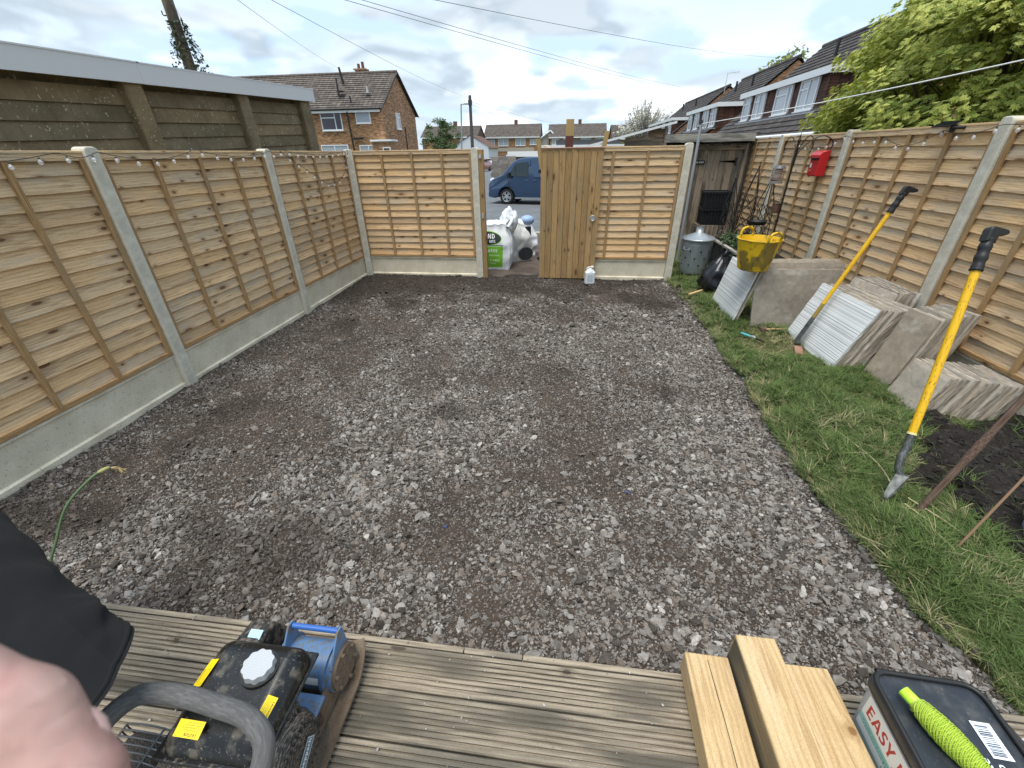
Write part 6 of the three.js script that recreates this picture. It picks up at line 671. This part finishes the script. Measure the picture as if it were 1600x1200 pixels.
{ // black fabric over a dark tube, lower left
  seed = 970; const cloth = std({ color: lin(0.0016, 0.0017, 0.0022), roughness: 1 }); const t = thing('fabric_cover', 'black fabric sleeve draped over a dark tube at the left of the deck', 'fabric cover', [0, 0, 0]);
  const A = V(-2.2, 0.80, -0.78), B = V(-0.99, 0.685, -0.37), ax = B.clone().sub(A), d = ax.clone().normalize(), up = V(0.1, 0.9, -0.45); up.addScaledVector(d, -up.dot(d)).normalize(); const sd = d.clone().cross(up).normalize();
  const nu = 60, nv = 48, pos = [], idx = []; for (let i = 0; i <= nu; i++) for (let j = 0; j <= nv; j++) { const k = i / nu, a = j / nv * Math.PI * 2; const cut = 0.14 * (Math.cos(a - 0.7) - 1) * sst(0.6, 1, k); const c = A.clone().addScaledVector(ax, k + cut); const lip = sst(0.975, 1, k) * 0.006; const wob = (fbm(k * 6 + 2, Math.cos(a) * 1.5 + 3, 3, 4) - 0.5) * 0.06 + (fbm(k * 12, Math.sin(a) * 2 + 8, 3, 6) - 0.5) * 0.02; const ru = 0.07 + wob * 0.7 + lip - 0.012 * k, rs = 0.13 + wob + lip - 0.03 * k; const p = c.addScaledVector(up, Math.cos(a) * ru).addScaledVector(sd, Math.sin(a) * rs); pos.push(p.x, p.y - 0.05 * Math.max(0, Math.sin(a)) * k, p.z); }
  for (let i = 0; i < nu; i++) for (let j = 0; j < nv; j++) { const a = i * (nv + 1) + j, b = a + 1, c = a + nv + 1; idx.push(a, c, b, b, c, c + 1); } const g = new THREE.BufferGeometry(); g.setAttribute('position', new THREE.Float32BufferAttribute(pos, 3)); g.setIndex(idx); g.computeVertexNormals(); part(t, 'sleeve', g, cloth);
  const hem = []; for (let j = 0; j < nv; j++) { const o = ((nu - 1) * (nv + 1) + j) * 3; hem.push([pos[o], pos[o + 1], pos[o + 2]]); } part(t, 'hem', tube(hem, 0.0065, 6, 120, true), cloth); part(t, 'tube_frame', [rod([-2.15, 0.74, -0.7], [-1.16, 0.64, -0.36], 0.021, 0.021, 16), tube([[-1.17, 0.641, -0.364], [-1.08, 0.6, -0.32], [-1.06, 0.48, -0.25], [-1.1, 0.3, -0.1], [-1.15, 0.14, 0.05]], 0.021, 12, 30), rod([-2.15, 0.74, -0.7], [-2.2, 0.13, -0.6], 0.021, 0.021, 12)], std({ color: lin(0.018, 0.024, 0.024), roughness: 0.45 })); part(t, 'zip_tag', bx(0.006, 0.012, 0.02, -1.3, 0.69, -0.42), steel);
}
// ---------- new timbers ----------
[['left-hand pale timber lying flat on the deck edge, with a long crack', 0.572, 0.150, 0.1, -0.905, timberMat], ['tall middle timber on edge with dark stained side', 0.722, 0.132, 0.2, -0.93, timberMat], ['right-hand pale timber lying flat against the middle one', 0.888, 0.18, 0.1, -0.905, timberMat]].forEach(([l, x, w, h, z, m], i) => { seed = 40 + i; const t = thing('timber_post', l, 'timber', [x, DK, z], i === 1 ? -0.0 : i === 2 ? 0.0 : -0.02, 'new square-cut timbers on the deck'); part(t, 'beam', uvm(rb(w, h, 1.7, 0.006, 0, h / 2, 0.85), 2, i * 0.9, i * 0.23), m); if (i === 1) part(t, 'stained_face', uvm(bx(0.002, h - 0.014, 1.68, -w / 2 - 0.0008, h / 2, 0.85), 2, 1.1), std({ map: tex(512, 256, (u, v, x, y) => { const d = clamp(fbm(u * 7, v * 5, 4, 71, 7, 5) * 1.5 - 0.2); return mixc([0.64, 0.54, 0.37], [0.33, 0.31, 0.27], d).map((q) => q * (0.86 + 0.28 * fbm(u * 6, v * 90, 2, 7, 6, 90))); }, [0.5, 2]), roughness: 0.85 })); if (i === 0) part(t, 'crack', tube([[0.0, h + 0.0005, 0.02], [0.008, h + 0.0005, 0.3], [0.002, h + 0.0005, 0.55], [0.012, h + 0.0005, 0.9]], 0.0012, 4), std({ color: lin(0.06, 0.04, 0.025) })); });
// ---------- jointing compound tub, twine ----------
{
  const t = thing('compound_tub', 'black-lidded rectangular tub with white printed side beside the timbers', 'tub', [1.135, DK, -0.62], -0.04); const rrect = (w, d, r) => { const s = new THREE.Shape(), a = w / 2, b = d / 2; s.moveTo(-a + r, -b); s.lineTo(a - r, -b); s.quadraticCurveTo(a, -b, a, -b + r); s.lineTo(a, b - r); s.quadraticCurveTo(a, b, a - r, b); s.lineTo(-a + r, b); s.quadraticCurveTo(-a, b, -a, b - r); s.lineTo(-a, -b + r); s.quadraticCurveTo(-a, -b, -a + r, -b); return s; };
  const up = (s, h, y, bev = 0) => new THREE.ExtrudeGeometry(s, { depth: h, bevelEnabled: bev > 0, bevelSize: bev, bevelThickness: bev, bevelSegments: 3, curveSegments: 8 }).rotateX(-Math.PI / 2).translate(0, y, 0); const bodyG = up(rrect(0.29, 0.385, 0.05), 0.235, 0.0), P = bodyG.attributes.position; for (let i = 0; i < P.count; i++) { const k = 0.9 + 0.1 * P.getY(i) / 0.235; P.setX(i, P.getX(i) * k); P.setZ(i, P.getZ(i) * k); } bodyG.computeVertexNormals(); part(t, 'body', bodyG, std({ color: lin(0.42, 0.46, 0.5), roughness: 0.35 }));
  const lidM = std({ map: tex(512, 512, (u, v, x, y) => { const d = sst(0.52, 0.8, fbm(u * 7, v * 7, 5, 12, 7, 7)) * 0.45 + sst(0.78, 0.86, fbm(u * 70, v * 70, 2, 4, 70, 70)) * 0.4; return mixc([0.16, 0.175, 0.20], [0.42, 0.4, 0.37], d); }, [2.5, 2.5]), roughness: 0.4 }); const lid = part(t, 'lid', uvm(up(rrect(0.292, 0.388, 0.05), 0.026, 0.235, 0.005)), lidM); const ring = []; const sp = rrect(0.287, 0.383, 0.05).getPoints(8); for (const p of sp) ring.push([p.x, 0.272, p.y]); part(lid, 'rim', [tube(ring, 0.0075, 8, 160, true), tube(ring.map(([x, y, z]) => [x * 1.015, 0.238, z * 1.012]), 0.006, 8, 160, true)], black);
  const can = (w, h, f) => { const cv = document.createElement('canvas'); cv.width = w; cv.height = h; f(cv.getContext('2d'), w, h); const x = new THREE.CanvasTexture(cv); x.colorSpace = THREE.SRGBColorSpace; return x; };
  const tl = can(512, 384, (c, w, h) => { c.clearRect(0, 0, w, h); c.fillStyle = '#dfe6ea'; c.font = 'bold 118px sans-serif'; c.fillText('Basalt', 60, 120); c.font = 'bold 50px sans-serif'; c.fillText('Basalte', 130, 205); c.fillText('Basalto', 110, 265); }); part(lid, 'lid_print', new THREE.PlaneGeometry(0.25, 0.1875).rotateX(-Math.PI / 2).rotateY(Math.PI / 2).translate(0.035, 0.2675, 0.02), new THREE.MeshStandardMaterial({ map: tl, alphaMap: can(512, 384, (c, w, h) => { c.fillStyle = '#000'; c.fillRect(0, 0, w, h); c.fillStyle = '#fff'; c.font = 'bold 118px sans-serif'; c.fillText('Basalt', 60, 120); c.font = 'bold 50px sans-serif'; c.fillText('Basalte', 130, 205); c.fillText('Basalto', 110, 265); }), transparent: true, roughness: 0.5, side: THREE.DoubleSide }));
  const bar = can(192, 96, (c, w, h) => { c.fillStyle = '#e9eef0'; c.fillRect(0, 0, w, h); c.fillStyle = '#30364a'; seed = 3; let x = 14; while (x < w - 14) { const k = rr(2, 8); c.fillRect(x, 12, k, h - 34); x += k + rr(2, 7); } c.font = '15px sans-serif'; c.fillText('5 060 1', 40, h - 6); }); for (const [x, z] of [[0.082, -0.05], [0.08, 0.095]]) part(lid, 'barcode_sticker', new THREE.PlaneGeometry(0.085, 0.05).rotateX(-Math.PI / 2).rotateY(Math.PI / 2).translate(x, 0.2678, z), std({ map: bar, roughness: 0.5 }));
  const side = can(768, 384, (c, w, h) => { c.fillStyle = '#e3e9ea'; c.fillRect(0, 0, w, h); c.fillStyle = '#8fc3c0'; c.fillRect(0, 200, w, 60); c.fillStyle = '#9bb7c4'; c.fillRect(0, 330, w, 54); c.fillStyle = '#3f7d3c'; for (let i = 0; i < 60; i++) { const x = 330 + (i * 71) % 300, y = 230 + (i * 37) % 90; c.fillRect(x, y, 5, 26); } c.fillStyle = '#b3202c'; c.font = 'bold 150px sans-serif'; c.fillText('EASY Joint', 28, 165, 700); c.fillStyle = '#2c6f70'; c.font = '24px sans-serif'; ['All-weather jointing compound', 'For paving joints of 3 mm or more'].forEach((s, i) => c.fillText(s, 40, 235 + i * 30)); }); part(t, 'side_label', (() => { const g = new THREE.PlaneGeometry(0.29, 0.17).rotateY(-Math.PI / 2), Q = g.attributes.position; for (let i = 0; i < Q.count; i++) { const y = Q.getY(i) + 0.135; Q.setXYZ(i, -0.145 * (0.9 + 0.1 * y / 0.235) - 0.0015, y, Q.getZ(i)); } g.computeVertexNormals(); return g; })(), std({ map: side, roughness: 0.35 }));
  part(t, 'handle', tube([[0.03, 0.235, -0.2], [0.08, 0.25, -0.205], [0.14, 0.255, -0.16], [0.175, 0.252, -0.05], [0.18, 0.245, 0.1], [0.158, 0.24, 0.165]], 0.006, 8, 50), black);
}
{
  seed = 990; const lime = std({ color: lin(0.42, 0.58, 0.04), roughness: 0.8 }), lime2 = std({ color: lin(0.42, 0.55, 0.07), roughness: 0.85 }); const t = thing('twine_spool', 'spindle of bright lime-green builders twine lying on the black lid', 'twine', [1.055, DK + 0.2725 + 0.0215 * 1.18, -0.725], 0); t.rotation.y = -Math.PI / 2 + 0.38; t.scale.setScalar(1.18); const rad_ = (x) => 0.0135 + 0.0125 * Math.sin(Math.PI * clamp((x + 0.01) / 0.165)) + 0.002; part(t, 'core', (() => { const p = []; for (let i = 0; i <= 14; i++) { const x = i / 14 * 0.165; p.push([rad_(x) - 0.0025, x]); } return lathe(p, 20).rotateZ(-Math.PI / 2); })(), lime2); part(t, 'end_sleeve', lathe([[0.0, -0.028], [0.0135, -0.027], [0.0145, 0.012], [0.0, 0.012]], 20).rotateZ(-Math.PI / 2), std({ color: lin(0.5, 0.85, 0.05), roughness: 0.4 })); part(t, 'end_hole', lathe([[0.005, 0.164], [0.0095, 0.169], [0.0125, 0.164]], 16).rotateZ(-Math.PI / 2), lime2);
  for (let k = 0; k < 7; k++) { const pts = [], tilt = rr(0.25, 0.75) * (k % 2 ? 1 : -1), ph = R() * 6; const n = 150; for (let i = 0; i <= n; i++) { const q = i / n, a = q * 6.283 * 11 + ph; const xc = 0.012 + q * 0.142; const x = clamp(xc + tilt * 0.02 * Math.cos(a), 0.004, 0.163); const r = rad_(x) + rr(-0.0004, 0.0012); pts.push([x, Math.cos(a) * r, Math.sin(a) * r]); } part(t, 'strand', tube(pts, 0.00085, 4, 420), k % 3 ? lime : lime2); }
  part(t, 'loose_end', tube([[0.165, -0.005, 0.006], [0.175, -0.016, 0.01], [0.19, -0.0205, 0.004], [0.2, -0.0208, -0.01]], 0.0009, 5), lime);
}
// ---------- grit trodden onto the deck ----------
{ seed = 555; const g = stoneGeo(300, 0.6, 0), L = []; for (let i = 0; i < 900; i++) { const x = rr(-2.6, 1.7), z = -0.87 + 0.75 * Math.pow(R(), 1.5); L.push([x, z, 0.0025 + 0.011 * Math.pow(R(), 5)]); } const im = shade(new THREE.InstancedMesh(g, std({ color: lin(1), roughness: 0.95 }), L.length)), m = new THREE.Matrix4(), q = new THREE.Quaternion(), col = new THREE.Color(); im.name = 'grit'; L.forEach(([x, z, k], i) => { q.setFromEuler(new THREE.Euler(R(), R() * 6, R())); m.compose(V(x, 0.1305 + k * 0.2, z), q, V(k, k, k)); im.setMatrixAt(i, m); const t = rr(0.12, 0.5); im.setColorAt(i, col.setRGB(t, t * 0.95, t * 0.9)); }); tag(im, 'fine stone grit scattered over the deck boards', 'grit', null, 'stuff'); scene.add(im); }
// ---------- spent daffodil ----------
{ const t = thing('spent_daffodil', 'bent green flower stalk with withered head before the left gravel board', 'flower', [-2.51, 0, -1.06]); const gm = std({ color: lin(0.09, 0.15, 0.06), roughness: 0.6 }); part(t, 'stalk', tube([[0, -0.02, 0], [0.01, 0.06, -0.03], [0.03, 0.13, -0.07], [0.08, 0.3, -0.17], [0.14, 0.385, -0.28], [0.155, 0.397, -0.32]], 0.0062, 8, 40), gm); part(t, 'seed_pod', new THREE.SphereGeometry(0.012, 12, 10).scale(1, 0.9, 2.4).rotateY(-0.4).translate(0.162, 0.397, -0.335), std({ color: lin(0.32, 0.3, 0.12) })); const g = []; seed = 6; for (let i = 0; i < 9; i++) g.push(rodChain([[0.175, 0.39, -0.36], [0.185 + rr(-0.01, 0.01), 0.375 + rr(-0.01, 0.01), -0.375], [0.2 + rr(-0.015, 0.015), 0.345 + rr(-0.012, 0.012), -0.385 + rr(-0.015, 0.015)]], 0.005, 0.003, 5)); part(t, 'withered_head', g, std({ color: lin(0.45, 0.33, 0.16), roughness: 0.9 })); }
{ // small blue scraps among the stones
  seed = 7; const sc = [[-0.6, -1.55], [0.42, -1.95], [0.55, -0.99]], sl = ['tiny blue plastic shred in the stones nearest the compactor', 'tiny blue plastic shred in the stones at mid bed', 'tiny blue plastic shred in the stones just beyond the timbers']; sc.forEach(([x, z], i) => { const g = tube([[x, bedY(x, z) + 0.014, z], [x + 0.015, bedY(x, z) + 0.024, z + 0.006], [x + rr(0.02, 0.04), bedY(x, z) + 0.016, z + rr(-0.02, 0.02)]], 0.0028, 5); single('plastic_scrap', g, std({ color: lin(0.05, 0.09, 0.34), roughness: 0.5 }), sl[i], 'plastic scrap', 'blue plastic shreds in the stones'); });
}
// ---------- photographer's hand at the lower left corner ----------
{
  const S = 0.24, N = 112; const mc = new MarchingCubes(N, std({}), false, false, 400000); const J = []; // bones: a, b, ra, rb in the hand's own frame: x towards the fingertips, y up, z towards the viewer's side
  const chain = (p, r) => { for (let i = 0; i < p.length - 1; i++) J.push([p[i], p[i + 1], r[i], r[i + 1]]); };
  chain([[-0.005, 0.03, 0], [0.035, 0.036, -0.002], [0.06, 0.032, -0.004], [0.078, 0.024, -0.004]], [0.0105, 0.0095, 0.0088, 0.0078]); chain([[-0.004, 0.008, 0], [0.042, 0.01, 0.006], [0.06, 0.0, 0.018], [0.058, -0.006, 0.036]], [0.0105, 0.0095, 0.0085, 0.0075]); chain([[-0.008, -0.013, 0], [0.036, -0.013, 0.006], [0.053, -0.02, 0.02], [0.05, -0.024, 0.037]], [0.0105, 0.009, 0.0082, 0.0074]); chain([[-0.014, -0.033, 0.002], [0.02, -0.034, 0.008], [0.035, -0.038, 0.02], [0.033, -0.04, 0.033]], [0.0095, 0.008, 0.0074, 0.0068]); chain([[-0.07, 0.02, 0.012], [-0.045, 0.04, 0.026], [-0.018, 0.05, 0.036], [0.004, 0.05, 0.042]], [0.014, 0.0115, 0.0098, 0.008]);
  for (const y of [0.026, 0.008, -0.012, -0.03]) J.push([[-0.078, y * 0.75, 0], [-0.006, y, 0], 0.015, 0.012]); J.push([[-0.165, 0, 0.002], [-0.08, 0, 0], 0.026, 0.022]);
  const C = [-0.042, 0.0, 0.008]; let o = 0; const d2 = (p, a, b, ra, rb_) => { const bx_ = b[0] - a[0], by = b[1] - a[1], bz = b[2] - a[2], px = p[0] - a[0], py = p[1] - a[1], pz = p[2] - a[2]; const t = clamp((px * bx_ + py * by + pz * bz) / (bx_ * bx_ + by * by + bz * bz + 1e-9)); return Math.hypot(px - bx_ * t, py - by * t, pz - bz * t) - lerp(ra, rb_, t); };
  for (let k = 0; k < N; k++) for (let j = 0; j < N; j++) for (let i = 0; i < N; i++, o++) { const p = [((i - N / 2) / (N / 2)) * S * 0.62 + C[0], ((j - N / 2) / (N / 2)) * S * 0.62 + C[1], ((k - N / 2) / (N / 2)) * S * 0.62 + C[2]]; let m = 1e9; const K = 0.004; for (const [a, b, ra, r2] of J) { const d = d2(p, a, b, ra, r2); const h = clamp(0.5 + 0.5 * (m - d) / K); m = lerp(m, d, h) - K * h * (1 - h); } mc.field[o] = -m; }
  mc.isolation = 0; mc.update(); const n = mc.count, g = new THREE.BufferGeometry(), A = new Float32Array(mc.positionArray.subarray(0, n * 3)); for (let i = 0; i < n; i++) for (let q = 0; q < 3; q++) A[i * 3 + q] = A[i * 3 + q] * S * 0.62 + C[q]; g.setAttribute('position', new THREE.BufferAttribute(A, 3)); g.setAttribute('normal', new THREE.BufferAttribute(new Float32Array(mc.normalArray.subarray(0, n * 3)), 3)); const mg = mergeVertices(g.deleteAttribute('normal'), 1e-5); mg.computeVertexNormals(); { const Q = mg.attributes.position, vc = new Float32Array(Q.count * 3); for (let i = 0; i < Q.count; i++) { const x = Q.getX(i), y = Q.getY(i), z = Q.getZ(i); const k = fbm(x * 160 + 5, (y + z) * 160, 4, 3), cr = sst(0.35, 0.5, Math.abs(fbm(x * 260 + 9, (y - z) * 70, 3, 6) - 0.5) * 8); const c = mixc([0.56, 0.27, 0.235], [0.76, 0.49, 0.42], clamp(k * 1.3 - 0.15)).map((v) => v * 0.7 * (0.86 + 0.14 * cr)); vc.set(c, i * 3); } mg.setAttribute('color', new THREE.BufferAttribute(vc, 3)); }
  const t = thing('hand', 'blurred pink fingertip of a raised hand in the lower left corner', 'hand', [0, 0, 0]); part(t, 'hand', mg, new THREE.MeshPhysicalMaterial({ vertexColors: true, roughness: 0.5, side: THREE.DoubleSide })); part(t, 'fingernail', new THREE.SphereGeometry(0.006, 14, 10).scale(1.2, 0.35, 1).rotateZ(-0.35).translate(0.072, 0.0325, -0.005), std({ color: lin(0.66, 0.42, 0.38), roughness: 0.35 }));
  t.position.set(-0.1773, 1.7111, -0.0123); t.quaternion.set(-0.25934, 0.01512, -0.16409, 0.95163);
}
renderer.render(scene, camera);
